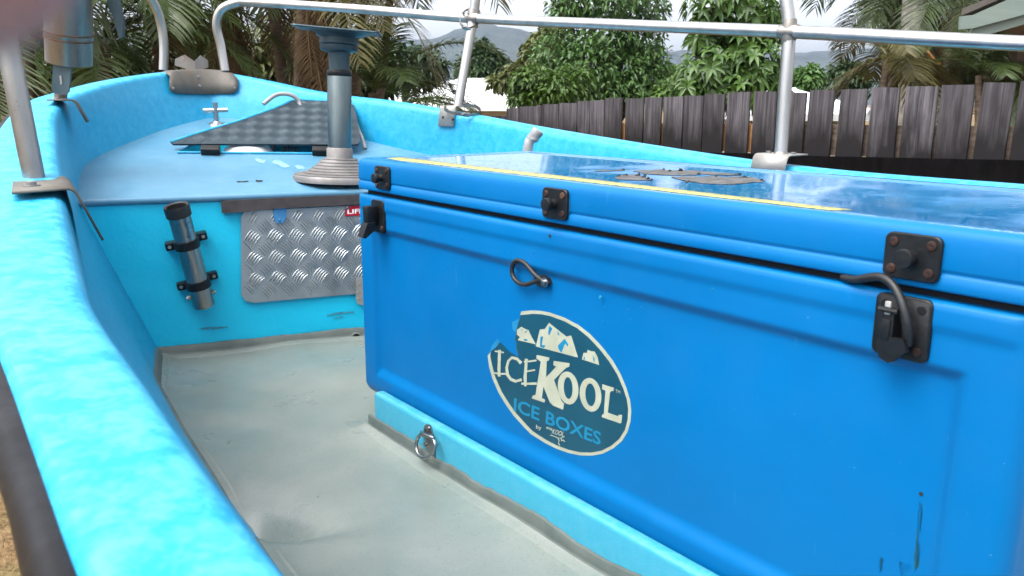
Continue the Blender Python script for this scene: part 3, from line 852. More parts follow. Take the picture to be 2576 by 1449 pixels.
e1 = (Vector((1, .12, -.075))).normalized(); e2 = Vector((-.12, 1, .03)); e2 = (e2 - e1 * e2.dot(e1)).normalized(); e3 = e1.cross(e2)
s_ = 100 * sc
def tpf(a, b): 
    r = max(abs(a), abs(b)); return ctr + e1 * (a * s_) + e2 * (b * s_) + e3 * (-.018 * (1 - min(1, max(0, (r - .42) / .3))) + .004)
N_ = 18
tp.grid(lambda a, b: tpf(a * 2 - 1, b * 2 - 1), N_, N_)
tpo = obj('top_plate', tp, M_blueal, ped, sharp=40)
md = tpo.modifiers.new('thickness', 'SOLIDIFY'); md.thickness = .006; md.offset = 0

# deck hatch: propped tread plate lid, hinges, stay, and what shows in the well
hl = thing('deck_hatch', None, None, (0, 0, 0)); hl.parent = boat; hl.location = -boat.location
nl, nr_ = dk(430, 366, .018), dk(905, 372, .030); fr = aty(887, 262, 3.47)
HN = (nr_ - nl).cross(fr - nl).normalized()
if HN.z < 0: HN = -HN
hp_ = lambda x, y: onp(x, y, nl, HN)
lidpoly = [(430, 361), (436, 366), (520, 366), (700, 366), (880, 368), (901, 366), (906, 356), (898, 300), (889, 262), (878, 258), (810, 257), (752, 254), (735, 257), (690, 276), (600, 308), (500, 338)]
lm = MB(); lm.prism([hp_(*q) for q in lidpoly], HN * .007); 
lo = obj('hatch_lid', lm, M_treaddark, hl)
rim = MB(); rim.tube([hp_(*q) + HN * .006 for q in lidpoly[10:] + lidpoly[:1]], .0055, 8); obj('lid_rim', rim, M_hull, lo)
def treadbars(mb, inside, P0, ex, ey, n, W_, H_, step, ln, wd, ht_, bars=5, sp=.0075):
    i = 0
    for a in np.arange(0, W_ + step, step):
        j = 0
        for b in np.arange(0, H_ + step, step):
            c = P0 + ex * a + ey * b
            if (i + j) % 2: j += 1; continue
            d = (ex * .72 + ey).normalized() if i % 2 == 0 else (ex * .72 - ey).normalized()
            pz = n.cross(d)
            for k in range(bars):
                o = c + pz * ((k - (bars - 1) / 2) * sp)
                pts = [o - d * ln / 2, o + d * ln / 2]
                if not (inside(pts[0]) and inside(pts[1])): continue
                bow = pz * .0042
                q = [o - d * ln / 2, o - d * ln * .22 + pz * wd / 2 + bow, o + d * ln * .22 + pz * wd / 2 + bow, o + d * ln / 2, o + d * ln * .22 - pz * wd / 2 + bow, o - d * ln * .22 - pz * wd / 2 + bow]
                t1, t2 = o - d * ln * .2 + n * ht_ + bow, o + d * ln * .2 + n * ht_ + bow
                mb.add(q + [t1, t2], [[0, 6, 1], [1, 6, 7, 2], [2, 7, 3], [3, 7, 4], [4, 7, 6, 5], [5, 6, 0]], 0, True)
            j += 1
        i += 1
def inpoly(poly2, p):
    x, y = p; c = False; n = len(poly2)
    for i in range(n):
        x1, y1 = poly2[i]; x2, y2 = poly2[(i + 1) % n]
        if (y1 > y) != (y2 > y) and x < (x2 - x1) * (y - y1) / (y2 - y1) + x1: c = not c
    return c
hx_ = (nr_ - nl).normalized(); hy_ = HN.cross(hx_)
l2 = [((hp_(*q) - nl).dot(hx_), (hp_(*q) - nl).dot(hy_)) for q in lidpoly]
M_treadmid = steel('worn_tread_ridge', (.022, .040, .052), (.042, .066, .082), .5, metal=.3)  # ridges carry the same painted-in dark reflection, slightly lighter
tm = MB(); treadbars(tm, lambda P: inpoly(l2, ((P - nl).dot(hx_), (P - nl).dot(hy_))), nl + HN * .0072 - hy_ * .05, hx_, hy_, HN, .72, .5, .030, .038, .0045, .0016, 5, .0075)
obj('tread_pattern', tm, M_treadmid, lo)
for hx, hy in ((530, 376), (808, 378)):
    m = MB(); P = dk(hx, hy + 2, .016); m.box(P, hx_ * .033, hy_ * .018, HN * .013, .004); m.tube([P + HN * .008 - hx_ * .03 - hy_ * .012, P + HN * .008 + hx_ * .03 - hy_ * .012], .008, 10)
    obj('hinge', m, M_black, hl)
m = MB(); m.tube([aty(893, 300, 3.36), aty(900, 322, 3.33), aty(912, 350, 3.30), dk(919, 374, .004)], .007, 8, sub=3); obj('stay_rod', m, M_greypipe, hl)
vp = MB(); vp.tube([aty(663, 262, 3.36), aty(672, 254, 3.37), aty(692, 240, 3.38), aty(712, 236, 3.39), aty(735, 240, 3.40), aty(752, 256, 3.41), aty(758, 285, 3.41), dk(760, 318, -.01)], .0085, 10, sub=4)
obj('vent_pipe', vp, M_greypipe, boat)
tub = MB(); tc_ = dk(622, 384, -.012) + hy_ * .03
tub.lathe([(.09, -.20), (.10, -.04), (.098, -.02), (.08, .006), (.04, .022), (0, .026)], tc_, UPZ, 32)
tag(obj('white_buoy', tub, M_white, None, tc_ - UPZ * .2), 'rounded white plastic float inside the open bow deck hatch', 'float')
for i, (x0, x1) in enumerate(((698, 686), (722, 716), (738, 730), (752, 744))):
    m = MB(); m.tube([dk(x0, 372, .002) + hy_ * .10, dk(x1, 386, -.04) + hy_ * .02, dk(x1 - 4, 392, -.2) + hy_ * .02], .006 if i != 1 else .009, 8); obj('well_pipe', m, M_greypipe, hl)

# pipe with its end wrapped in tape, behind the icebox
wp = MB(); pw0 = aty(1328, 372, 2.72); pw1 = aty(1339, 349, 2.72); pw2 = aty(1354, 329, 2.72); base = Vector((pw0.x - .05, pw0.y - .02, CAMZ - .72))
wp.tube([base, pw0 + (base - pw0) * .3, pw0, pw1, pw1.lerp(pw2, .3)], .0165, 16, sub=3); bpipe = obj('breather_pipe', wp, M_greypipe, boat)
wt = MB(); wt.tube([pw1.lerp(pw0, .15), pw1, pw1.lerp(pw2, .5), pw2, pw2.lerp(pw1, -.12)], [.0185, .020, .019, .0205, .016], 18, sub=3)
for v_ in wt.v: v_ += Vector((noise.noise(v_ * 60), noise.noise(v_ * 60 + Vector((5, 0, 0))), noise.noise(v_ * 60 + Vector((0, 5, 0))))) * .003
obj('tape_wrap', wt, M_tape, bpipe)

# rod holder on the bulkhead
rh = thing('rod_holder', None, None, (0, 0, 0)); rh.parent = boat; rh.location = -boat.location
ra, rc = bk(446, 527, .105), bk(514, 768, .042); ax = (ra - rc).normalized()
Lr = (ra - rc).length; Rr = .0325
m = MB(); m.lathe([(Rr * .9, 0), (Rr, .0), (Rr, Lr - .0), (Rr * .92, Lr - .001), (Rr * .92, .02), (0, .02)], rc, ax, 36); obj('tube', m, M_steel, rh)
m = MB(); m.lathe([(Rr, -.022), (Rr * 1.13, -.020), (Rr * 1.16, .006), (Rr * 1.10, .013), (Rr * .90, .010), (Rr * .84, -.02)], ra, ax, 36); obj('cap_ring', m, M_rubber, rh)
side = ax.cross(BN).normalized()
if side.x < 0: side = -side
for px, py in ((469, 602), (489, 711)):
    m = MB(); t = (bk(px, py, .045) - rc).dot(ax); c_ = rc + ax * t
    m.lathe([(Rr * 1.005, -.013), (Rr * 1.14, -.013), (Rr * 1.14, .013), (Rr * 1.005, .013)], c_, ax, 36)
    for s_ in (-1, 1):
        hh = (c_ - D1).dot(BN); m.box(c_ + side * (s_ * (Rr + .014)) - BN * (hh / 2 + .008) + ax * (.008 if s_ > 0 else -.002), side * .016, ax * .012, BN * (hh / 2 - .007), .004)
    cl = obj('clamp', m, M_black, rh)
    for s_ in (-1, 1):
        m = MB(); m.lathe([(.0055, 0), (.005, .003), (0, .003)], c_ + side * (s_ * (Rr + .018)) - BN * .0145 + ax * (.008 if s_ > 0 else -.002), BN, 12); obj('clamp_screw', m, M_steel, cl)
c_ = rc + ax * .036; m = MB(); m.tube([c_ - side * (Rr + .012), c_ + side * (Rr + .010)], .004, 10)
for s_ in (-1, 1): m.tube([c_ + side * (s_ * (Rr + .001)), c_ + side * (s_ * (Rr + .008))], .008, 6)
obj('cross_bolt', m, M_steel, rh)

# locker door in the bulkhead
dr_ = thing('locker_door', None, None, (0, 0, 0)); dr_.parent = boat; dr_.location = -boat.location
dpx = [(606, 548), (611, 536), (622, 530), (760, 523), (893, 516), (1010, 510), (1020, 716), (1008, 729), (905, 738), (760, 750), (640, 761), (618, 757), (607, 742)]
dp = [bk(*q, .006) for q in dpx]
m = MB(); m.prism(dp, BN * .005); panel = obj('door_panel', m, M_tread, dr_)
ex = EDGE; ey = BT; P0 = bk(600, 760, .0112)
d2 = [((p - P0).dot(ex), (p - P0).dot(ey)) for p in dp]
m = MB(); treadbars(m, lambda P: inpoly(d2, ((P - P0).dot(ex), (P - P0).dot(ey))), P0 - ex * .01 - ey * .004, ex, ey, BN, .56, .36, .0345, .050, .0046, .0024, 5, .0085)
obj('tread_pattern', m, M_tread, panel)
m = MB(); q = [bk(555, 507, .002), bk(575, 503, .002), bk(760, 494, .002), bk(900, 489, .002), bk(1020, 485, .002), bk(1020, 508, .002), bk(900, 513, .002), bk(800, 518, .002), bk(700, 523, .002), bk(620, 531, .002), bk(558, 535, .002)]
m.prism(q, BN * .020); obj('seal_strip', m, M_strip, dr_)
m = MB(); m.prism([bk(687, 520, .012), bk(721, 518, .012), bk(720, 545, .012), bk(713, 560, .012), bk(695, 561, .012), bk(688, 549, .012)], BN * .004); m.tube([bk(688, 520, .016), bk(722, 518, .016)], .005, 8); bolt(m, bk(703, 553, .016), BN, .003, .003)
obj('latch', m, simple('blue_painted_latch', (.035, .17, .36), (.06, .22, .42), 12, .4, .2, .1), dr_)
m = MB(); m.prism([bk(868, 519, .013), bk(950, 514, .013), bk(950, 539, .013), bk(868, 544, .013)], BN * .002); tg = obj('red_tag', m, M_red, dr_)
m = MB(); bolt(m, bk(873, 523, .015), BN, .004, .003); obj('tag_screw', m, M_steel, tg)
m = MB(); m.prism([bk(895, 700, .012), bk(925, 697, .012), bk(928, 770, .012), bk(901, 765, .012), bk(895, 755, .012)], BN * .004)
for yq in (715, 735, 752): bolt(m, bk(902, yq, .016), BN, .003, .002)
obj('hinge', m, M_pale, dr_)

M_streak = simple('rust_streak', (.06, .12, .12), (.008, .30, .44), 90, .7, 0, 0)
M_scuff = simple('pale_scuff', (.13, .28, .38), (.20, .36, .45), 60, .5, 0, 0)
def mark(name, pts, mapf, n_, mat, jit=1.2):
    q = []
    for i in range(len(pts)):
        a, b = Vector(pts[i]), Vector(pts[(i + 1) % len(pts)])
        for k in range(5): q.append(a.lerp(b, k / 5) + Vector((random.uniform(-jit, jit), random.uniform(-jit * .7, jit * .7))))
    m = MB(); m.prism([mapf(x, y) for x, y in q], n_ * .0003); obj(name, m, mat, boat)
for pts in ([(502, 826), (525, 822), (548, 823), (574, 821), (573, 824), (545, 827), (520, 829), (503, 829)], [(822, 792), (850, 786), (890, 783), (891, 786), (852, 790), (824, 795)], [(838, 800), (862, 795), (863, 798), (839, 802)]):
    mark('rust_streak', pts, lambda x, y: bk(x, y, .0035), BN, M_streak, .8)
for pts in ([(795, 440), (822, 448), (846, 462), (870, 474), (850, 474), (820, 464), (800, 452)], [(690, 402), (716, 408), (730, 418), (712, 422), (700, 414), (684, 410)], [(640, 398), (668, 402), (664, 410), (646, 406)], [(742, 418), (762, 414), (764, 424), (748, 426)]):
    mark('pale_scuff', pts, lambda x, y: dk(x, y, .0006), DN, M_scuff, 3.0)
for pts in ([(596, 456), (624, 455), (626, 457), (598, 459)], [(643, 453), (662, 453), (660, 457), (645, 458)]):
    mark('dark_scratch', pts, lambda x, y: dk(x, y, .0008), DN, M_dark, 1.0)
# lashing ring on the timber
TP = CORN - BD * .034; tpx = lambda x, y, h=0: onp(x, y, TP - BD * h, BD)
rgm = MB(); rgm.prism([tpx(x, y, .001) for x, y in ((1074, 1066), (1083, 1068), (1089, 1085), (1095, 1120), (1096, 1150), (1088, 1158), (1078, 1140), (1070, 1095), (1068, 1075))], -BD * .003)
bolt(rgm, tpx(1078, 1078, .004), -BD, .004, .004); bolt(rgm, tpx(1070, 1118, .004), -BD, .004, .003)
lr = obj('lashing_ring', rgm, M_steel, boat)
m = MB(); rp = [(1062, 1092), (1050, 1105), (1047, 1125), (1053, 1143), (1067, 1152), (1082, 1147), (1092, 1132), (1094, 1115), (1086, 1102)]
m.tube([tpx(x, y, .016 + .010 * (y - 1090) / 60) for x, y in rp], .0042, 10, sub=4, closed=True); obj('ring', m, M_steel, lr)
m = MB(); m.grid(lambda a, b: tpx(1056 + 32 * a + 6 * b, 1083 + 15 * b + 10 * a, .004 + .018 * math.sin(math.pi * b)), 4, 9); so_ = obj('saddle', m, M_steel, lr)
md = so_.modifiers.new('thickness', 'SOLIDIFY'); md.thickness = .003; md.offset = 0

# loose hose clamps hanging on the starboard stanchion
def clamp(name, label, pts, r_w, screw):
    m = MB(); P, _ = smooth_path([Vector(p) for p in pts], [0] * len(pts), 8, True)
    n = len(P); c0 = sum(P, Vector((0, 0, 0))) / n
    nn = Vector((0, 0, 0))
    for i in range(n): nn += (P[i] - c0).cross(P[(i + 1) % n] - c0)
    nn.normalize(); vs = []
    for p in P:
        o = (p - c0); o = (o - nn * o.dot(nn)).normalized()
        vs += [p - nn * r_w + o * .0007, p + nn * r_w + o * .0007, p + nn * r_w - o * .0007, p - nn * r_w - o * .0007]
    m.add(vs, [[4 * i + k, 4 * i + (k + 1) % 4, 4 * ((i + 1) % n) + (k + 1) % 4, 4 * ((i + 1) % n) + k] for i in range(n) for k in range(4)], 0, True)
    t = thing(name, label, 'hose clamp', c0, 'hose clamps on the starboard stanchion')
    obj('band', m, M_rust, t)
    k = MB(); d = (P[(screw + 3) % n] - P[screw - 3]).normalized(); q = P[screw]
    k.box(q, d * .012, nn * (r_w * 1.25), d.cross(nn) * .006, .002); k.tube([q - d * .02, q + d * .014], .0045, 10); obj('screw_housing', k, M_steel, t)
clamp('hose_clamp', 'rusty hose clamp lying round the foot of the rail post', [aty(x, y, yy) for x, y, yy in ((1117, 272, 3.22), (1135, 283, 3.18), (1165, 288, 3.17), (1195, 288, 3.19), (1209, 280, 3.25), (1196, 268, 3.32), (1165, 264, 3.35), (1135, 265, 3.30))], .006, 18)
clamp('hose_clamp', 'rusty hose clamp hanging where the rail post crosses the top rail', [aty(x, y, yy) for x, y, yy in ((1157, 52, 3.25), (1160, 38, 3.28), (1172, 26, 3.33), (1192, 20, 3.36), (1204, 26, 3.37), (1208, 40, 3.36), (1203, 55, 3.31), (1192, 66, 3.25), (1175, 71, 3.22), (1162, 64, 3.22))], .005, 66)

# ------------------------------------------------------------------ the icebox
LB, DB, HT = 1.528, .559, .0747
def ib(al, d, z): return CORN + BA * al + BD * d + UPZ * z
ice = thing('ice_box', 'large bright blue lidded icebox with a round sticker standing in the boat', 'icebox', ib(LB / 2, DB / 2, -.60))
def rrect(L, D, r, nfront=None, ncorner=6, z=0, inset=0):
    # outline, front side first; al/d pairs
    x0, x1, y0, y1 = inset, L - inset, inset, D - inset; r = max(.003, r - inset * .6)
    pts = []
    fr_ = nfront if nfront is not None else [0, 1]
    for t in fr_: pts.append((x0 + r + (x1 - x0 - 2 * r) * t, y0, 1))
    for (cx, cy, a0) in ((x1 - r, y0 + r, -90), (x1 - r, y1 - r, 0), (x0 + r, y1 - r, 90), (x0 + r, y0 + r, 180)):
        for k in range(1, ncorner + 1):
            if (cx, a0) == (x0 + r, 180) and k == ncorner: continue
            q = math.radians(a0 + 90 * k / ncorner)
            pts.append((cx + r * math.cos(q), cy + r * math.sin(q), 0))
    return pts
PX0, PX1, PZ0, PZ1 = .072, 1.462, -.158, -.545
def sst(x): x = min(1, max(0, x)); return x * x * (3 - 2 * x)
def relief(al, z):
    m = min(sst((al - PX0) / .016), sst((PX1 - al) / .022), sst((PZ0 - z) / .020), sst((z - PZ1) / .030))
    lipz = .0035 * (1 - sst((-.112 - z) / .012)) if z > -.13 else 0
    return .011 * m - lipz
def ring_mesh(rings, name, mats, toplast=True, botfirst=True, topm=0, parent=None, sharp=50):
    m = MB(); n = len(rings[0][0]); vs = []
    for pts, z in rings: vs += [ib(a, d, z) for a, d in pts]
    fs = []; 
    for i in range(len(rings) - 1):
        fs = [[i * n + k, i * n + (k + 1) % n, (i + 1) * n + (k + 1) % n, (i + 1) * n + k] for k in range(n)]
        m.f += fs; m.m += [rings[i + 1][2] if len(rings[i + 1]) > 2 else 0] * n; m.s += [True] * n
    return m, vs, n
nf = list(np.unique(np.concatenate([np.linspace(0, 1, 60), np.linspace(.03, .065, 14), np.linspace(.94, .985, 14)])))
m = MB(); allv = []; n = None; fsx = []
zs = [(-.0852, .020), (-.0852, .008), (-.0864, .003), (-.0900, .0005), (-.096, 0)] + [(z, 0) for z in np.linspace(-.10, -.135, 8)[1:]] + [(z, 0) for z in np.linspace(-.138, -.185, 16)] + [(z, 0) for z in np.linspace(-.2, -.50, 12)] + [(z, 0) for z in np.linspace(-.508, -.562, 16)] + [(-.572, 0), (-.580, .002), (-.588, .006), (-.594, .012), (-.598, .02), (-.600, .03)]
for z, ins in zs:
    out = []
    for a, d, f_ in rrect(LB, DB, .026, nf, 6, inset=ins):
        if d < .03 + ins and a > .02 and a < LB - .02: d += relief(a, z) * (1 if d < ins + 1e-6 else max(0, 1 - (d - ins) / .02))
        out.append(ib(a, d, z))
    n = len(out); allv += out
for i in range(len(zs) - 1):
    for k in range(n): fsx.append([i * n + k, (i + 1) * n + k, (i + 1) * n + (k + 1) % n, i * n + (k + 1) % n])
m.add(allv, fsx, 0, True)
o_ = 0; m.f.append([o_ + k for k in range(n)]); m.m.append(0); m.s.append(False)
o_ = (len(zs) - 1) * n; m.f.append([o_ + k for k in reversed(range(n))]); m.m.append(0); m.s.append(False)
body = obj('body', m, M_ice, ice, sharp=60)
gk = MB(); gk.box(ib(LB / 2, DB / 2, -.081), BA * (LB / 2 - .022), BD * (DB / 2 - .022), (0, 0, .0075), .002); obj('gasket', gk, M_dark, ice)
m = MB(); allv = []; fsx = []; mm_ = []
rgs = [(-.0747, .016, 0), (-.0747, .006, 0), (-.0735, .001, 0), (-.071, 0, 0), (-.0565, 0, 0), (-.0550, .0012, 0), (-.0535, .0026, 0), (-.0515, .0026, 0), (-.0495, .0010, 0), (-.047, .0003, 0), (-.020, .001, 0), (-.012, .0014, 0), (-.0065, .0030, 0), (-.003, .0060, 0), (-.001, .0100, 0), (0, .0150, 0), (.0003, .03, 1), (.0, .040, 1), (-.0025, .046, 1), (-.0035, .055, 1)]
nfl = list(np.linspace(0, 1, 40))
for z, ins, mi in rgs:
    out = [ib(a, d, z + (.0015 * math.sin(a * 4) if False else 0)) for a, d, _ in rrect(LB, DB, .024, nfl, 6, inset=ins)]
    n = len(out); allv += out
for i in range(len(rgs) - 1):
    for k in range(n): fsx.append([i * n + k, i * n + (k + 1) % n, (i + 1) * n + (k + 1) % n, (i + 1) * n + k]); mm_.append(rgs[i + 1][2])
m.add(allv, fsx, 0, True); m.m[-len(mm_):] = mm_
m.f.append([k for k in reversed(range(n))]); m.m.append(0); m.s.append(False)
o_ = (len(rgs) - 1) * n; m.f.append([o_ + k for k in range(n)]); m.m.append(1); m.s.append(False)
lid = obj('lid', m, [M_ice, M_icetop], ice, sharp=60)
TZ = -.0035
def lt(px, py, h=0): return atz(px, py, (CORN.z - CAMZ) + TZ + h)
def fp(px, py, h=0):                                    # pixel on the front of the box, h outwards
    P0 = CORN - BD * h; return onp(px, py, P0, BD)
def al_of(P): return (P - CORN).dot(BA)
OUT = -BD
def rrpoly(c, w_, h_, r, k=5):
    pts = []
    for sx, sz, a0 in ((1, 1, 0), (-1, 1, 90), (-1, -1, 180), (1, -1, 270)):
        for j in range(k + 1):
            q = math.radians(a0 + 90 * j / k); pts.append(c + BA * (sx * (w_ / 2 - r) + r * math.cos(q)) + UPZ * (sz * (h_ / 2 - r) + r * math.sin(q)))
    return pts
def plate(c, w_, h_, t, r=.006, bev=.0015):
    m = MB(); a = rrpoly(c, w_, h_, r); n = len(a); b = [p + OUT * (t - bev) for p in a]; cc = [c + (p - c) * (1 - 2 * bev / max(w_, h_)) + OUT * t for p in a]
    m.add(a + b + cc, [[i, (i + 1) % n, n + (i + 1) % n, n + i] for i in range(n)] + [[n + i, n + (i + 1) % n, 2 * n + (i + 1) % n, 2 * n + i] for i in range(n)] + [[2 * n + i for i in range(n)]]); return m
def strike(al, z, big=1.0):
    c = ib(al, 0, z); o = obj('strike_plate', plate(c, .066 * big, .054 * big, .006, .009), M_black, ice)
    for sx, sz in ((-1, 1), (1, 1), (-1, -1), (1, -1)):
        m = MB(); q = c + BA * (sx * .022 * big) + UPZ * (sz * .016 * big) + OUT * .0058
        m.lathe([(.0062, 0), (.0055, .002), (.003, .0028), (0, .002)], q, OUT, 16)
        obj('screw', m, M_screw, o)
    m = MB(); m.lathe([(.009, 0), (.008, .006), (.007, .010), (.0105, .012), (.0115, .0145), (.0115, .020), (.0105, .0225), (0, .023)], c + OUT * .005, OUT, 24); obj('knob', m, M_black, o)
for al in (.1427, .7535, 1.3847): strike(al, -.0385)
def lower(al, z, w_=.066, h_=.076, up=0):
    c = ib(al, 0, z) ; o = obj('latch_plate', plate(c, w_, h_, .0065, .009), M_black, ice)
    for sx, sz in ((-1, 1), (1, 1), (-1, -1), (1, -1)):
        m = MB(); q = c + BA * (sx * w_ * .32) + UPZ * (sz * h_ * .33) + OUT * .0063
        m.lathe([(.0055, 0), (.005, .0015), (0, .0015)], q, OUT, 14); obj('screw', m, M_screw if sz < 0 else M_black, o)
    return c, o
# near-end latch: lever standing out from the plate
c, o = lower(.1187, -.131, .058, .078)
m = MB(); m.box(c + OUT * .022 - BA * .004 + UPZ * .002, BA * .011, OUT * .016, UPZ * .024, .004)
m.add([c + OUT * .020 + BA * (s_ * .013) + UPZ * z_ + OUT * h_ for s_ in (-1, 1) for z_, h_ in ((-.012, 0), (-.012, .020), (-.044, .034), (-.048, .026), (-.030, .0))], [[0, 1, 2, 3, 4], [9, 8, 7, 6, 5], [0, 5, 6, 1], [1, 6, 7, 2], [2, 7, 8, 3], [3, 8, 9, 4], [4, 9, 5, 0]])
obj('latch_lever', m, M_black, o)
# far-end latch with rubber strap pulled up into the lid gap
c = fp(2273, 822); al2 = al_of(c); c, o = lower(al2, c.z - CORN.z, .068, .076)
m = MB()
m.box(c + OUT * .016 - BA * .0085 + UPZ * .002, BA * .0090, OUT * .010, UPZ * .021, .003); m.box(c + OUT * .0268 - BA * .0085 - UPZ * .001, BA * .0055, OUT * .001, UPZ * .013, .0008)
m.tube([c + OUT * .030 - BA * .017 + UPZ * .024, c + OUT * .030 + BA * .006 + UPZ * .024], .0035, 8)
fl_ = [(2219, 840), (2279, 853), (2287, 884), (2270, 894), (2256, 907), (2240, 910), (2219, 897), (2212, 872)]
m.prism([fp(x, y, .020) for x, y in fl_], OUT * .007)
obj('latch_lever', m, M_black, o)
m = MB(); m.box(c + OUT * .028 - BA * .007 + UPZ * .026, BA * .0035, OUT * .002, UPZ * .008, .001); obj('latch_clip', m, M_pale, o)
m = MB(); m.tube([fp(2120, 697, -.004), fp(2150, 703, .004), fp(2185, 698, .010), fp(2215, 697, .014), fp(2243, 714, .018), fp(2264, 750, .022), fp(2276, 790, .024), fp(2283, 830, .022), fp(2284, 866, .015)], [.0042, .0048, .0052, .0052, .0052, .0052, .0055, .006, .0055], 12, sub=5)
obj('latch_strap', m, M_rubber, o)
# rubber loop screwed to the front
m = MB(); lp_ = [(1366, 707), (1345, 690), (1322, 664), (1303, 655), (1291, 664), (1288, 685), (1297, 705), (1318, 716), (1340, 711), (1362, 702)]
rel = .011
m.tube([fp(x, y, -rel + .013) for x, y in lp_], .0044, 12, sub=5)
tb_ = [(1358, 692), (1372, 690), (1386, 700), (1390, 712), (1382, 720), (1366, 718), (1353, 704)]
m.prism([fp(x, y, -rel) for x, y in tb_], OUT * .012)
lpo = obj('rubber_loop', m, M_rubber, ice)
m = MB(); bolt(m, fp(1371, 710, -rel + .012), OUT, .0055, .006); obj('bolt', m, M_steel, lpo)
m = MB()
m.lathe([(0, .0006), (.0035, .0006)], fp(1384, 594, .0035), OUT, 12); obj('drill_hole', m, M_dark, body); m = MB()
m.lathe([(0, .0), (.0028, .0)], fp(2317, 1243, -.0105), OUT, 10)
obj('drill_hole', m, M_dark, body)
for q in ((1358, 644), (1396, 653), (1511, 748)):
    m = MB(); m.lathe([(.0034, .0), (.0034, .0014), (.0012, .002), (0, .0012)], fp(*q, -.004), OUT, 10); obj('plugged_screw', m, M_litb, body)

# sticker: traced outline of the torn oval, border, print
SX = lambda x, y: ((1780 + x / 2.2636) * .670833, (1120 + y / 2.2636) * .670833)
def sp_(x, y, h): return fp(*SX(x, y), h)
SB = -.0112
ov = [(398, 108), (480, 100), (560, 103), (640, 118), (760, 160), (880, 222), (980, 300), (1080, 405), (1170, 520), (1240, 640), (1290, 760), (1320, 860), (1331, 950), (1325, 1040), (1300, 1130), (1250, 1210), (1180, 1270), (1090, 1315), (1000, 1332), (900, 1330), (800, 1310), (700, 1275), (600, 1225), (480, 1150), (425, 1095), (330, 990), (260, 890), (200, 790), (150, 670), (125, 580), (112, 482), (132, 462)]
tear = [(138, 448), (180, 415), (215, 368), (250, 398), (300, 452), (335, 470), (362, 492), (372, 470), (352, 420), (356, 380), (342, 345), (352, 300), (364, 240), (380, 180), (390, 135)]
st = MB(); st.prism([sp_(x, y, SB) for x, y in ov + tear], OUT * .0006)
stk = obj('sticker', st, M_cream, ice)
def shrink(p, d):
    c = Vector((720, 715)); v = Vector(p) - c
    return tuple(c + v * (1 - d / v.length))
inn = [shrink(p, 30) for p in ov]; inn[0] = (392, 140); inn[-1] = (136, 462); inn[-2] = (134, 490)
m = MB(); m.prism([sp_(x, y, SB + .0005) for x, y in inn + tear], OUT * .0005); obj('print_background', m, M_teal, stk)
h1 = SB + .0009
def polys(name, L, mat, t=.0005, h=h1):
    m = MB()
    for p in L: m.prism([sp_(x, y, h) for x, y in p], OUT * t)
    return obj(name, m, mat, stk)
K = [(527, 478), (636, 500), (630, 525), (613, 530), (607, 668), (693, 578), (668, 562), (673, 528), (808, 548), (804, 577), (778, 587), (674, 690), (738, 868), (760, 892), (752, 942), (668, 908), (640, 880), (585, 745), (572, 845), (600, 860), (593, 882), (486, 846), (491, 826), (518, 815), (563, 535), (526, 508)]
Lp = [(1085, 727), (1184, 757), (1180, 783), (1158, 785), (1150, 800), (1132, 968), (1195, 990), (1216, 1000), (1226, 985), (1254, 988), (1246, 1054), (1236, 1058), (1080, 1005), (1084, 985), (1098, 978), (1112, 780), (1084, 768)]
def oring(cx, cy, rx, ry, ix, iy, n=36):
    L = []
    for k in range(n):
        q = [2 * math.pi * k / n, 2 * math.pi * (k + 1) / n]
        f_ = lambda r1, r2, a: (cx + r1 * math.cos(a), cy + r2 * math.sin(a) + .22 * r1 * math.cos(a))
        L.append([f_(rx, ry, q[0]), f_(rx, ry, q[1]), f_(ix, iy, q[1]), f_(ix, iy, q[0])])
    return L
def stroke(pts, w0):
    L = []
    for i in range(len(pts) - 1):
        a, b = Vector(pts[i]), Vector(pts[i + 1]); d = (b - a).normalized(); n_ = Vector((-d.y, d.x))
        wa = w0 * random.uniform(.75, 1.25) / 2; wb = w0 * random.uniform(.7, 1.2) / 2
        e = d * (w0 * .22)
        L.append([tuple(a - e + n_ * wa), tuple(b + e + n_ * wb), tuple(b + e - n_ * wb), tuple(a - e - n_ * wa)])
    return L
polys('large_lettering', [K], M_cream); polys('large_lettering', [Lp], M_cream)
polys('large_lettering', oring(795, 758, 88, 138, 38, 92), M_cream, .00052)
polys('large_lettering', oring(985, 816, 92, 142, 44, 96), M_cream, .00056)
rough_ = []
rough_ += stroke([(212, 440), (210, 520), (207, 600), (209, 655)], 24) + stroke([(175, 446), (215, 450), (246, 458)], 13) + stroke([(164, 630), (210, 638), (262, 638)], 15)
rough_ += stroke([(392, 545), (362, 512), (318, 500), (288, 528), (273, 585), (280, 645), (308, 685), (350, 702), (395, 688)], 22)
rough_ += stroke([(440, 515), (436, 590), (430, 660), (432, 738)], 22) + stroke([(424, 535), (470, 532), (522, 524)], 16) + stroke([(436, 618), (475, 612), (510, 606)], 15) + stroke([(402, 722), (465, 722), (525, 720)], 17)

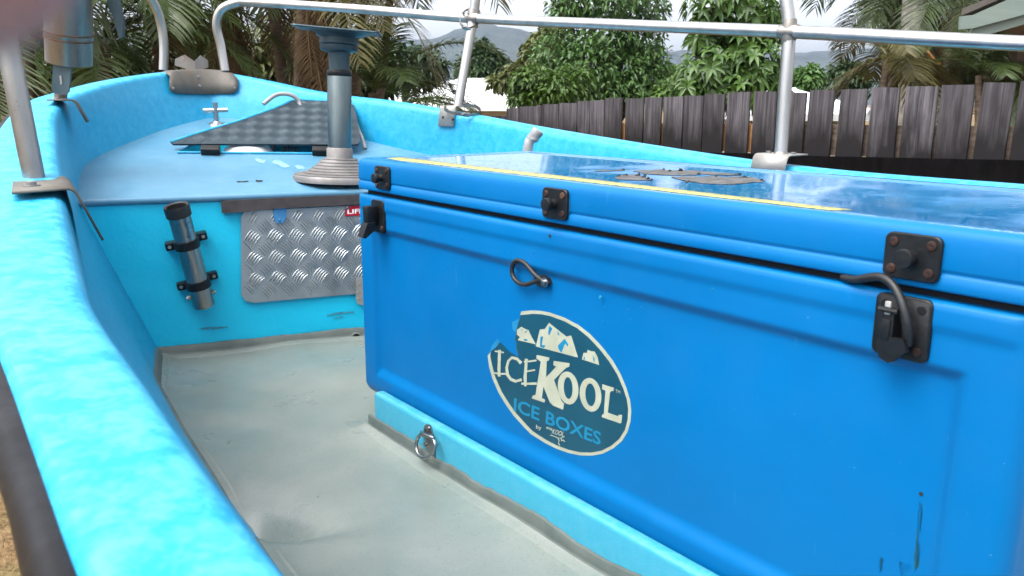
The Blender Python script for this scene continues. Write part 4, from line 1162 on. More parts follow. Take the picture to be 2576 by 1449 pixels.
m = MB()
for i, p in enumerate(rough_): m.prism([sp_(x, y, h1) for x, y in p], OUT * (.00042 + .000012 * i))
obj('rough_lettering', m, M_cream, stk)
mts = [[(362, 265), (398, 238), (425, 255), (458, 268), (487, 330), (520, 388), (455, 372), (368, 352), (385, 325), (360, 305)], [(555, 262), (597, 258), (632, 206), (780, 322), (820, 312), (878, 500), (720, 458), (520, 405)], [(925, 460), (955, 460), (960, 434), (985, 445), (1018, 448), (1045, 500), (1057, 562), (912, 515)]]
for q in mts: polys('mountain_print', [q], M_cream)
shards = [[(632, 232), (660, 250), (635, 310), (625, 295)], [(560, 322), (582, 320), (570, 393), (600, 395), (590, 418), (555, 408)], [(703, 272), (722, 308), (706, 306)], [(708, 397), (765, 340), (796, 390), (790, 405), (768, 377), (737, 460), (712, 425)], [(930, 488), (940, 517), (923, 512)], [(1005, 478), (1018, 510), (1015, 540), (1008, 520)], [(395, 253), (406, 262), (400, 272)], [(430, 277), (450, 268), (428, 292)], [(415, 340), (450, 346), (440, 360), (422, 355)]]
for q in shards: polys('mountain_shard', [q], M_litb, .0004, h1 + .0004)
def text_on(parent, name, body_, mat, org, xv, yv, h, bold=0.0, fn=None):
    cu = bpy.data.curves.new('lettering', 'FONT'); cu.body = body_; cu.size = 1; cu.offset = bold; cu.resolution_u = 3
    to = bpy.data.objects.new('lettering', cu); COL.objects.link(to)
    bpy.context.view_layer.update()
    me = bpy.data.meshes.new_from_object(to.evaluated_get(bpy.context.evaluated_depsgraph_get()))
    bpy.data.objects.remove(to)
    xs = [v.co.x for v in me.vertices]; x0, x1 = min(xs), max(xs); m = MB()
    vs = []
    for v in me.vertices:
        t = (v.co.x - x0) / (x1 - x0); u_ = v.co.y / .70
        p = (org[0] + xv[0] * t + yv[0] * u_, org[1] + xv[1] * t + yv[1] * u_)
        vs.append((fn or sp_)(p[0], p[1], h))
    m.add(vs, [list(p.vertices) for p in me.polygons]); bpy.data.meshes.remove(me)
    return obj(name, m, mat, parent)
text_on(stk, 'lettering', 'ICE BOXES', M_litb, (330, 948), (738, 295), (6, -106), h1 + .0003, .018)
text_on(stk, 'small_lettering', 'by', M_cream, (520, 1102), (46, 12), (3, -34), h1 + .0003, .01)
text_on(stk, 'small_lettering', 'eva', M_cream, (606, 1102), (52, 18), (6, -26), h1 + .0003, .015)
text_on(stk, 'small_lettering', 'KOOL', M_cream, (655, 1143), (98, 28), (12, -38), h1 + .0003, .015)
text_on(stk, 'small_lettering', 'TM', M_cream, (1194, 795), (40, 14), (2, -28), h1 + .0003, .0)
polys('small_emblem', stroke([(645, 1158), (675, 1168), (705, 1182), (740, 1182), (762, 1170)], 5) + stroke([(706, 1182), (718, 1206), (713, 1228), (722, 1244)], 6) + stroke([(735, 1184), (738, 1208), (752, 1198), (764, 1214)], 6), M_cream)
# bits of backing left by the tear
polys('torn_backing', [[(125, 460), (150, 395), (196, 338), (214, 366), (180, 413), (137, 447)], [(318, 200), (392, 160), (388, 140), (376, 190), (362, 240), (350, 285), (322, 262)]], simple('adhesive_residue', (.006, .13, .27), (.01, .18, .36), 40, .5, 0, .1), .0004, SB)

M_grime = simple('grime', (.002, .05, .10), (.002, .085, .22), 90, .6, 0, .2)
M_algae = simple('algae_stain', (.004, .07, .10), (.012, .10, .12), 60, .6, 0, .2)
def blot(name, pts, h, mat, par):
    q = []
    for i in range(len(pts)):
        a, b = Vector(pts[i]), Vector(pts[(i + 1) % len(pts)])
        for k in range(4):
            r_ = a.lerp(b, k / 4); r_ += Vector((random.uniform(-1.6, 1.6), random.uniform(-1.6, 1.6))); q.append(r_)
    m = MB(); m.prism([fp(x, y, h) for x, y in q], OUT * .0003); obj(name, m, mat, par)
blot('stain', [(2313, 1262), (2322, 1270), (2320, 1310), (2313, 1350), (2316, 1380), (2312, 1420), (2302, 1440), (2300, 1400), (2307, 1350), (2308, 1300)], -.0113, M_algae, body)
for pts_, par_, h_ in (([(2228, 594), (2300, 590), (2368, 602), (2372, 650), (2366, 698), (2336, 706), (2300, 698), (2226, 686)], lid, .0001), ([(1368, 478), (1400, 476), (1433, 486), (1435, 520), (1430, 551), (1400, 548), (1367, 542)], lid, .0001), ([(2206, 752), (2270, 748), (2340, 768), (2340, 850), (2332, 898), (2290, 886), (2202, 860)], body, .0003)):
    blot('grime', pts_, h_, M_grime, par_)
blot('stain', [(2216, 1400), (2224, 1408), (2222, 1428), (2214, 1440), (2212, 1420)], -.0113, M_algae, body)
blot('stain', [(2262, 1412), (2290, 1420), (2286, 1446), (2266, 1446)], -.0113, M_algae, body)
for k in range(34):
    x, y = random.uniform(960, 1900), 0
    y = np.interp(x, [960, 1900], [560, 745]) + random.uniform(0, 1) ** 2 * 170
    P = fp(x, y, 0.0); zz_ = P.z - CORN.z; hh = -relief(al_of(P), zz_)
    m = MB(); r_ = random.uniform(.0009, .0019); c = P + OUT * hh
    m.add([c + BA * (math.cos(q) * r_) + UPZ * (math.sin(q) * r_ * (2.4 if math.sin(q) > 0 else 1.1)) for q in np.linspace(0, 6.283, 11)[:-1]] + [c + OUT * r_ * .8 - UPZ * r_ * .3], [[i, (i + 1) % 10, 10] for i in range(10)], 0, True)
    obj('water_drop', m, M_drop, body)
# yellow tape and the peeling dark sticker on the lid
m = MB(); N_ = 40; vs = []
for i in range(N_ + 1):
    t = i / N_; a = Vector((964, 398.5)).lerp(Vector((2092, 529)), t); b = Vector((1008, 395)).lerp(Vector((2144, 527.5)), t)
    P, Q = lt(a.x, a.y, .0045), lt(b.x, b.y, .0045)
    if i == 0: P = P.lerp(Q, .2)
    jit = .0015 * noise.noise((t * 40, 1, 0)); vs += [P + BD * jit, Q + BD * (jit * .6 + .001 * noise.noise((t * 60, 5, 0)))]
m.add(vs, [[2 * i, 2 * i + 1, 2 * i + 3, 2 * i + 2] for i in range(N_)]); o = obj('yellow_tape', m, M_yellow, lid)
md = o.modifiers.new('thickness', 'SOLIDIFY'); md.thickness = .0006; md.offset = 0
LX = lambda x, y: ((2200 + x / 2.576) * .670833, (560 + y / 2.576) * .670833)
fl_ = [[(75, 213), (130, 203), (180, 200), (260, 203), (330, 196), (365, 203), (350, 209), (200, 212)],
       [(265, 275), (290, 262), (300, 250), (380, 252), (420, 246), (480, 245), (500, 262), (540, 260), (560, 272), (600, 280), (635, 292), (622, 303), (560, 300), (480, 299), (380, 296), (300, 290)],
       [(445, 212), (520, 203), (600, 205), (680, 197), (740, 195), (780, 206), (900, 205), (1000, 204), (1090, 212), (1220, 222), (1380, 230), (1480, 240), (1470, 250), (1390, 252), (1240, 250), (1080, 240), (1040, 250), (900, 250), (780, 250), (640, 244), (560, 240), (530, 226)],
       [(815, 270), (900, 264), (1000, 262), (1100, 268), (1250, 262), (1340, 270), (1450, 264), (1560, 270), (1640, 277), (1725, 302), (1700, 315), (1620, 318), (1540, 330), (1380, 342), (1300, 340), (1200, 338), (1080, 326), (960, 310), (900, 292)]]
m = MB()
for p in fl_:
    q = []
    for i in range(len(p)):
        a, b = Vector(p[i]), Vector(p[(i + 1) % len(p)])
        for k in range(3):
            r_ = a.lerp(b, k / 3); r_.y += random.uniform(-3.5, 3.5) * (k > 0); r_.x += random.uniform(-12, 12) * (k > 0); q.append(r_)
    m.prism([lt(*LX(x, y), .0006) for x, y in q], UPZ * .0007)
pkl = obj('peeling_sticker', m, M_flake, lid)
m = MB()
for (x, y, w_, h_) in ((905, 208, 28, .011), (487, 258, 26, .011), (545, 272, 24, .011), (588, 290, 22, .009), (738, 199, 16, .007), (1455, 246, 40, .006), (1080, 240, 18, .006), (345, 200, 22, .005), (300, 262, 16, .008), (1245, 264, 10, .005), (1510, 272, 45, .005), (800, 212, 20, .006), (965, 320, 12, .006), (625, 300, 14, .007), (1690, 300, 18, .004), (370, 254, 30, .006)):
    A, Bq = lt(*LX(x - w_, y), .001), lt(*LX(x + w_, y + 2), .001); mid = (A + Bq) / 2 + UPZ * (h_ * .62) + BD * random.uniform(-.004, .006)
    a2, b2 = A.lerp(mid, .55) + BD * .003, Bq.lerp(mid, .6) + BD * .004
    m.add([A, Bq, b2, mid, a2], [[0, 1, 2, 3, 4]])
cur = obj('curled_edge', m, M_black, pkl)
md = cur.modifiers.new('thickness', 'SOLIDIFY'); md.thickness = .0007; md.offset = 0
text_on(tg, 'tag_lettering', 'LIFE', M_lettw, (874, 538), (41, -2.4), (0, -11), .0155, .02, lambda x, y, h: bk(x, y, h))

# ------------------------------------------------------------------ paling fence
FP = Vector((2.4, 4.0, CAMZ)); FD = Vector((-.67, .74, 0)).normalized(); FN = Vector((FD.y, -FD.x, 0))
if FN.y > 0: FN = -FN                                     # towards the boat
def fpix(px, py, h=0): return onp(px, py, FP + FN * h, FN)
f0 = fpix(2300, 397); f0.z = gz(f0.x, f0.y)
fence = thing('paling_fence', 'weathered grey black timber paling fence with gaps behind the boat', 'fence', f0)
pal = [(1200, 1238, 298), (1238, 1275, 291), (1276, 1307, 273), (1309, 1362, 268), (1364, 1407, 263), (1409, 1453, 259), (1455, 1485, 254), (1487, 1521, 253), (1525, 1565, 247), (1576, 1620, 247), (1625, 1666, 245), (1672, 1720, 244), (1724, 1771, 240), (1775, 1825, 236), (1833, 1889, 233), (1900, 1957, 229), (1966, 2030, 232), (2039, 2101, 227), (2118, 2184, 225), (2195, 2265, 219), (2281, 2362, 217), (2371, 2454, 214), (2476, 2556, 207), (2570, 2655, 204), (2672, 2760, 200), (2780, 2875, 196), (2895, 2990, 192)]
def rail_y(px): return float(np.interp(px, [1200, 1500, 1908, 2033, 2266, 2576, 3000], [372, 378, 386, 392, 397, 403, 412]))
for i, (a, b, t) in enumerate(pal):
    A, Bp = fpix(a, t), fpix(b, t + random.uniform(-2.5, 1.5)); rz = fpix((a + b) / 2, rail_y((a + b) / 2)).z
    z0 = rz - 1.0; tilt = random.uniform(-.012, .012)
    w_ = (Bp - A); w_.z = 0; zA, zB = A.z - z0, Bp.z - z0
    base = Vector((A.x, A.y, z0)); m = MB(); th = .016
    nz_ = 9; vs = []
    for k in range(nz_ + 1):
        f = k / nz_; sh = w_.normalized() * (tilt * (1 - f) * 2)
        for (q, zt) in ((0, zA), (1, zB)):
            z_ = .05 + (zt - .05) * f
            p = base + w_ * q + sh + UPZ * z_ + w_.normalized() * (.002 * noise.noise((i * 3.1 + q, z_ * 6, 0)))
            vs += [p + FN * th / 2, p - FN * th / 2]
    fs = []
    for k in range(nz_):
        o_ = 4 * k
        fs += [[o_, o_ + 2, o_ + 6, o_ + 4], [o_ + 1, o_ + 5, o_ + 7, o_ + 3], [o_, o_ + 4, o_ + 5, o_ + 1], [o_ + 2, o_ + 3, o_ + 7, o_ + 6]]
    o_ = 4 * nz_; fs += [[o_, o_ + 2, o_ + 3, o_ + 1], [0, 1, 3, 2]]
    m.add(vs, fs)
    me = obj('paling', m, M_fence, fence)
    # own origin at the paling's foot so that grain and mould follow each board
    loc = base - fence.location
    me.data.transform(Matrix.Translation(-loc)); me.location = loc
m = MB(); xs = [1180, 1500, 1908, 2033, 2266, 2576, 3000]
top_ = [fpix(x, rail_y(x), .03) for x in xs]
vs = []
for p in top_: vs += [p + FN * .014, p - FN * .018, p - FN * .018 - UPZ * .42, p + FN * .014 - UPZ * .42]
m.add(vs, [[4 * i + k, 4 * i + (k + 1) % 4, 4 * i + 4 + (k + 1) % 4, 4 * i + 4 + k] for i in range(len(xs) - 1) for k in range(4)] + [[0, 1, 2, 3], [4 * (len(xs) - 1) + k for k in (3, 2, 1, 0)]])
obj('lower_board', m, M_fblack, fence)
m = MB()
for (x0, x1, mt) in ((1560, 1972, 0), (1976, 2700, 1)):
    a, b = fpix(x0, rail_y(x0) - 40, -.05), fpix(x1, rail_y(x1) - 40, -.05); d = (b - a) / 2
    m.box((a + b) / 2, d, FN * .018, UPZ * .085, .004, m=mt)
obj('back_rail', m, [M_raw, M_trunkb], fence)
for px in (1310, 1760, 2330, 2800):
    p = fpix(px, 330, -.11); m = MB(); zt = fpix(px, rail_y(px) - 60).z; zb = gz(p.x, p.y) - .1
    m.box((p.x, p.y, (zt + zb) / 2), FD * .045, FN * .04, (0, 0, (zt - zb) / 2), .005); obj('post', m, M_bark, fence)

# ------------------------------------------------------------------ houses beyond the fence
def hip_house(name, label, A, Bq, depth, zr, ze, hipL, hipR, wall_m, over=.45, win=()):
    # A, Bq: near eave ends; the roof runs back from them
    gA = gz(A.x, A.y); d = (Bq - A); d.z = 0; L = d.length; ex = d / L; ey = Vector((-ex.y, ex.x, 0))
    h = thing(name, label, 'house', Vector((A.x, A.y, gA)))
    P = lambda x, y, z: Vector((A.x, A.y, 0)) + ex * x + ey * y + UPZ * z
    m = MB(); r0, r1 = P(hipL, depth / 2, zr), P(L - hipR, depth / 2, zr)
    c = [P(0, 0, ze), P(L, 0, ze), P(L, depth, ze), P(0, depth, ze)]
    m.add(c + [r0, r1], [[0, 1, 5, 4], [1, 2, 5], [2, 3, 4, 5], [3, 0, 4]])
    m.add([p - UPZ * .09 for p in c] + c, [[3, 2, 1, 0], [0, 1, 5, 4], [1, 2, 6, 5], [2, 3, 7, 6], [3, 0, 4, 7]])
    ro = obj('roof', m, M_roofw, h)
    m = MB(); rg_ = [r0 + UPZ * .03, r1 + UPZ * .03]; m.tube(rg_, .06, 8); m.tube([c[1] + UPZ * .02, r1 + UPZ * .02], .05, 8); m.tube([c[0] + UPZ * .02, r0 + UPZ * .02], .05, 8); obj('ridge_cap', m, M_roofw, ro)
    m = MB(); zt = ze - .09; m.box(P(L / 2, depth / 2, (gA - .3 + zt) / 2 - .001), ex * (L / 2 - over), ey * (depth / 2 - over), UPZ * ((zt - gA + .3) / 2 - .002)); obj('wall', m, wall_m, h)
    for (x, zc, w_, hh) in win:
        m = MB(); m.box(P(x, over - .012, zc), ex * w_ / 2, ey * .02, UPZ * hh / 2); wo_ = obj('window', m, M_lettw, h)
        m = MB(); m.box(P(x, over - .034, zc), ex * (w_ / 2 - .05), ey * .006, UPZ * (hh / 2 - .05)); obj('pane', m, M_darkwin, wo_)
    return h
A = aty(840, 267, 19); Bq = aty(1335, 268, 19)
zr = aty(1100, 205, 22.5).z
hip_house('house', 'low house with a white metal hip roof behind the palm fronds', A, Bq, 7.0, zr, A.z, 2.6, 1.1, M_wallb, .5, [(2.2, A.z - 1.0, 1.2, .9), (3.6, A.z - 1.0, 1.2, .9)])
A = aty(1872, 286, 11); Bq = aty(2190, 286, 11)
hip_house('house', 'small house with a pale roof glimpsed through gaps between the fence palings', A, Bq, 3.0, A.z + .27, A.z, .5, .5, M_wallb, .12)
# eave of the neighbouring house, top right
yE = 6.9
e0 = aty(2600, -60, yE); hz = gz(e0.x, e0.y)
nh = thing('house', 'neighbouring house corner with a pale green fascia and brown wall', 'house', Vector((e0.x, yE + .7, hz)))
def ext(poly, y): return [aty(x, yy_, y) for x, yy_ in poly]
m = MB(); m.prism(ext([(2418, 41), (2451, 37), (2534, 0), (2680, -66), (2900, -166), (2900, -112), (2680, -10), (2576, 37), (2448, 71), (2416, 74)], yE), Vector((0, .035, 0))); obj('fascia', m, M_fascia, nh)
m = MB(); m.prism(ext([(2446, 72), (2576, 38), (2680, -9), (2900, -111), (2900, -78), (2680, 24), (2576, 61), (2455, 96), (2436, 100)], yE + .05), Vector((0, .03, 0))); obj('barge_board', m, M_fascia, nh)
m = MB(); a, b, = aty(2436, 99, yE + .08), aty(2900, -78, yE + .08); off = Vector((1.25, 1.2, .0))
m.prism([a, b, b + off, a + off], UPZ * .02); obj('soffit', m, M_soffit, nh)
a2, b2 = a + off * .55 + Vector((.12, 0, 0)), b + off * .55
m = MB(); m.prism([Vector((a2.x, a2.y, hz - .2)), Vector((b2.x + 1.5, b2.y, hz - .2)), Vector((b2.x + 1.5, b2.y, b2.z + .30)), Vector((b2.x, b2.y, b2.z - .02)), Vector((a2.x, a2.y, a2.z - .02))], Vector((.0, .2, 0))); obj('wall', m, M_brick, nh)
t0, t1 = aty(2418, 40, yE + .0), aty(2900, -167, yE + .0)
m = MB(); m.prism([t0 + Vector((0, .0, .002)), t1 + Vector((0, 0, .002)), t1 + Vector((2.6, 2.5, .002)), t0 + Vector((2.6, 2.5, .002))], UPZ * .05); obj('roof', m, M_dull, nh)

# ------------------------------------------------------------------ trees and palms
def leaf_mesh(name, parent, P, Dr, Up, Ln, Wd, tint, mat, fold=.25, droop=.25):
    # P base points, Dr unit directions, Up unit normals (N,3); one folded, drooping pointed leaf each
    N = len(P); S = np.cross(Dr, Up); S /= np.linalg.norm(S, axis=1, keepdims=True) + 1e-9
    U = np.cross(S, Dr); Ln = Ln[:, None]; Wd = Wd[:, None]
    dn = np.array([0, 0, -1.0])
    a = P; m1 = P + Dr * Ln * .42 - dn * 0; t = P + Dr * Ln * .95 + dn * Ln * droop
    l = m1 + S * Wd * .5 + U * Wd * fold; r = m1 - S * Wd * .5 + U * Wd * fold
    m2 = P + Dr * Ln * .74 + dn * Ln * droop * .45
    l2 = m2 + S * Wd * .36 + U * Wd * fold * .7; r2 = m2 - S * Wd * .36 + U * Wd * fold * .7
    V = np.stack([a, l, m1, r, l2, m2, r2, t], 1).reshape(-1, 3)
    o = np.array(root_loc(parent)); V = V - o
    base = (np.arange(N) * 8)[:, None]
    quads = np.array([[0, 2, 1, -1], [0, 3, 2, -1], [1, 2, 5, 4], [2, 3, 6, 5], [4, 5, 7, -1], [5, 6, 7, -1]])
    faces = []
    me = bpy.data.meshes.new(name)
    tri = [[0, 2, 1], [0, 3, 2], [4, 5, 7], [5, 6, 7]]; qd = [[1, 2, 5, 4], [2, 3, 6, 5]]
    T = (base[:, :, None] + np.array(tri)[None]).reshape(-1, 3); Q = (base[:, :, None] + np.array(qd)[None]).reshape(-1, 4)
    me.vertices.add(len(V)); me.vertices.foreach_set('co', V.ravel())
    li = np.concatenate([T.ravel(), Q.ravel()]); me.loops.add(len(li)); me.loops.foreach_set('vertex_index', li)
    ns = np.concatenate([np.full(len(T), 3), np.full(len(Q), 4)]); st_ = np.concatenate([[0], np.cumsum(ns)[:-1]])
    me.polygons.add(len(ns)); me.polygons.foreach_set('loop_start', st_); 
    me.update(calc_edges=True)
    at_ = me.attributes.new('tint', 'FLOAT', 'POINT'); at_.data.foreach_set('value', np.repeat(tint, 8))
    me.materials.append(mat); me.validate()
    ob = bpy.data.objects.new(name, me); COL.objects.link(ob); ob.parent = parent; return ob
def unit(v): return v / (np.linalg.norm(v, axis=1, keepdims=True) + 1e-9)
def leafy_tree(name, label, cat, base, blobs, nleaf, ln, wd, mat, bark, trunk_r=.07, whorl=0, droop=.3, group=None, limbs=True, shell=.45, gaps=.0):
    base = Vector(base); t = thing(name, label, cat, base, group)
    m = MB(); ctr = sum((Vector(b[0]) for b in blobs), Vector((0, 0, 0))) / len(blobs)
    low = min(b[0][2] - b[1][2] for b in blobs); fork = base.lerp(Vector((ctr.x, ctr.y, max(low, base.z + .4))), .85); fork.x += .05
    m.tube([base - UPZ * .1, base.lerp(fork, .5) + Vector((.04, .02, 0)), fork], [trunk_r * 1.25, trunk_r, trunk_r * .85], 10, sub=3)
    if limbs:
        for b in blobs:
            c = Vector(b[0]); mid = fork.lerp(c, .55) + Vector((random.uniform(-.1, .1), random.uniform(-.1, .1), .05))
            m.tube([fork - UPZ * .05, mid, c], [trunk_r * .6, trunk_r * .36, trunk_r * .12], 8, sub=3)
            for k in range(5):
                d = Vector((random.gauss(0, 1), random.gauss(0, 1), random.gauss(0.2, .8))).normalized()
                e = c + Vector((d.x * b[1][0], d.y * b[1][1], d.z * b[1][2])) * .8
                m.tube([mid.lerp(c, .5), c.lerp(e, .5) + UPZ * .03, e], [trunk_r * .22, trunk_r * .14, trunk_r * .05], 6, sub=2)
    obj('trunk', m, bark, t)
    vol = np.array([b[1][0] * b[1][1] * b[1][2] for b in blobs]) ** .7; vol /= vol.sum()
    k = max(1, whorl); nc = nleaf // k
    bi = rng.choice(len(blobs), nc, p=vol)
    C = np.array([b[0] for b in blobs])[bi]; R = np.array([b[1] for b in blobs])[bi]
    d = unit(rng.normal(size=(nc, 3))); rr = (shell + (1 - shell) * rng.random(nc) ** .6)[:, None]
    bump_ = np.array([1 + .28 * noise.noise((x[0] * 2.2 + i_ * 7, x[1] * 2.2, x[2] * 2.2)) + .18 * noise.noise((x[0] * 5, x[1] * 5, x[2] * 5 + i_)) for x, i_ in zip(d, bi)])[:, None]
    P = C + d * R * rr * bump_
    if gaps: 
        keep = np.array([noise.noise((p[0] * 3.2 / R[0, 0] * .5, p[1] * 1.5, p[2] * 3.2 / R[0, 0] * .5)) for p in P]) > -1 + gaps; P, d = P[keep], d[keep]; nc = len(P)
    tn = rng.random(nc) * .5 + .5 * np.array([.5 + .5 * noise.noise((p[0] * 2.4, p[1] * 2.4, p[2] * 2.4)) for p in P])
    if whorl:
        ax = unit(d + np.array([0, -.15, .35])); a1 = unit(np.cross(ax, rng.normal(size=(nc, 3)))); a2 = np.cross(ax, a1)
        Ps, Ds, Us, Ts = [], [], [], []
        for j in range(whorl):
            q = 2 * math.pi * (j + rng.random(nc) * .6) / whorl; el = .15 + .5 * rng.random(nc)
            dd = unit((a1 * np.cos(q)[:, None] + a2 * np.sin(q)[:, None]) + ax * el[:, None])
            Ps.append(P); Ds.append(dd); Us.append(ax); Ts.append(np.clip(tn + rng.normal(0, .1, nc), 0, 1))
        P, Dr, Up, tn = map(np.concatenate, (Ps, Ds, Us, Ts))
    else:
        Dr = unit(d * .8 + rng.normal(0, .7, (nc, 3)) + np.array([0, 0, -.35])); Up = unit(rng.normal(0, .5, (nc, 3)) + np.array([0, 0, 1.0]) + d * .5)
    n_ = len(P); L = ln * (.6 + .7 * rng.random(n_)); W_ = wd * (.7 + .5 * rng.random(n_))
    leaf_mesh('crown', t, P, Dr, Up, L, W_, tn, mat, droop=droop)
    return t
def blob(px, py, y, rx, rz, ry=None):                     # centre by picture position and distance, radii in picture px
    c = aty(px, py, y); s_ = y / FPX; return (tuple(c), (rx * s_, (ry or rx) * s_, rz * s_))
def gb(px, y): p = aty(px, 300, y); return Vector((p.x, p.y, gz(p.x, p.y)))

leafy_tree('broadleaf_tree', 'tall dense dark green tree beside the white roofed house', 'tree', gb(1520, 11.5),
    [blob(1460, -10, 11.5, 70, 52), blob(1560, -15, 11.3, 80, 62), blob(1640, 25, 11.5, 48, 42), blob(1420, 25, 11.4, 42, 34), blob(1515, 90, 11.4, 90, 62), blob(1610, 100, 11.6, 62, 62), blob(1400, 130, 11.5, 62, 55), blob(1480, 165, 11.2, 85, 60), blob(1590, 175, 11.4, 85, 65), blob(1640, 215, 11.4, 58, 45), blob(1540, 230, 11.3, 100, 45), blob(1650, 150, 11.4, 38, 40)],
    9500, .092, .036, M_leafA, M_bark, .07, 0, .3, shell=.3)
leafy_tree('broadleaf_bush', 'bright green leafy bush at the end of the dark palings', 'bush', gb(1370, 10.2),
    [blob(1340, 200, 10.2, 52, 32), blob(1400, 225, 10.1, 60, 38), blob(1320, 245, 10.2, 42, 22), blob(1440, 205, 10.3, 45, 38)], 2600, .095, .038, M_leafB, M_bark, .04, 0, .3, shell=.35)
leafy_tree('broadleaf_tree', 'large leaved glossy green tree behind the right rail post', 'tree', gb(1850, 8.2),
    [blob(1790, 10, 8.2, 72, 48), blob(1880, 15, 8.2, 72, 50), blob(1945, 60, 8.3, 45, 38), blob(1770, 85, 8.2, 48, 40), blob(1870, 85, 8.3, 60, 40), blob(1800, 175, 8.1, 85, 50), blob(1900, 170, 8.1, 75, 58), blob(1850, 120, 8.2, 66, 44), blob(1940, 215, 8.2, 45, 40), blob(1830, 228, 8.1, 90, 32), blob(1740, 222, 8.0, 50, 28)],
    3300, .125, .042, M_leafA2, M_bark, .05, 6, .4, shell=.3)
leafy_tree('broadleaf_tree', 'dark conical tree rising above the white roof', 'tree', gb(1215, 26),
    [blob(1212, 118, 26, 16, 18), blob(1225, 150, 26, 34, 30), blob(1205, 185, 26, 50, 32), blob(1245, 185, 26, 36, 30), blob(1180, 165, 26, 26, 28)], 3000, .26, .12, M_leafD, M_bark, .12, 0, .3, shell=.3)
leafy_tree('broadleaf_tree', 'olive green tree between the dark conical tree and the dense tree', 'tree', gb(1350, 17),
    [blob(1370, 110, 17, 40, 34), blob(1345, 140, 17, 35, 35), blob(1395, 85, 17, 30, 24), blob(1300, 190, 18, 40, 26), blob(1265, 205, 18, 34, 18)], 2600, .16, .07, M_leafO, M_bark, .08, 0, .3, shell=.3)
leafy_tree('broadleaf_tree', 'small round green tree just right of the rail post above the palings', 'tree', gb(2030, 15),
    [blob(2028, 200, 15, 36, 26), blob(2045, 185, 15, 20, 18), blob(2010, 215, 15, 26, 22)], 1400, .14, .06, M_leafA, M_bark, .05, 0, .3, shell=.3)
leafy_tree('broadleaf_tree', 'small dark tree below the hills left of the thick palm trunk', 'tree', gb(2125, 16),
    [blob(2130, 180, 16, 36, 26), blob(2105, 205, 16, 30, 22), blob(2155, 200, 16, 34, 26)], 1500, .15, .065, M_leafD, M_bark, .05, 0, .3, shell=.3)
leafy_tree('broadleaf_bush', 'yellow green bush low between the two big trees', 'bush', gb(1690, 10),
    [blob(1690, 190, 13, 28, 22), blob(1705, 222, 10, 44, 24), blob(1668, 235, 10, 24, 18)], 900, .10, .045, M_leafB, M_bark, .03, 0, .3, shell=.3)

def frond(acc, P, az, el, L, leafl, wid, n, droop=1.0, vee=.35, curl=0.0, tintb=.5):
    # a feather frond: arching midrib, paired leaflets
    d = np.array([math.sin(az) * math.cos(el), math.cos(az) * math.cos(el), math.sin(el)]); p = np.array(P, float); ns = 26; step = L / ns
    mid = [p.copy()]; dirs = [d.copy()]
    for k in range(ns):
        f = k / ns; d = d + np.array([0, 0, -1.0]) * droop * step / L * (0.4 + 1.5 * f); d[:2] += np.array([math.cos(az), -math.sin(az)]) * curl * step / L
        d /= np.linalg.norm(d); p = p + d * step; mid.append(p.copy()); dirs.append(d.copy())
    mid, dirs = np.array(mid), np.array(dirs)
    acc['rib'].append(mid)
    for s_ in (-1, 1):
        t = (np.arange(n) + .5 + rng.uniform(-.25, .25, n)) / n; t = .10 + .90 * t
        idx = np.clip(t * ns, 0, ns - 1e-3); i = idx.astype(int); f = (idx - i)[:, None]
        P_ = mid[i] * (1 - f) + mid[i + 1] * f; D_ = dirs[i]
        up = np.array([0, 0, 1.0]); side = unit(np.cross(D_, up)) * s_; nu = np.cross(side, D_) * s_
        lean = (.45 + .5 * t)[:, None]
        dr = unit(side * 1.0 + D_ * lean + nu * vee * rng.uniform(.5, 1.3, (n, 1)) + rng.normal(0, .07, (n, 3)))
        ll = leafl * (np.sin(np.clip(t, 0, 1) * math.pi * .86 + .28) ** .7) * rng.uniform(.85, 1.1, n)
        acc['P'].append(P_); acc['D'].append(dr); acc['L'].append(ll); acc['N'].append(np.cross(dr, D_)); acc['T'].append(np.clip(tintb + rng.normal(0, .18, n), 0, 1)); acc['W'].append(np.full(n, wid))
def acc_new(): return dict(rib=[], P=[], D=[], L=[], N=[], T=[], W=[])
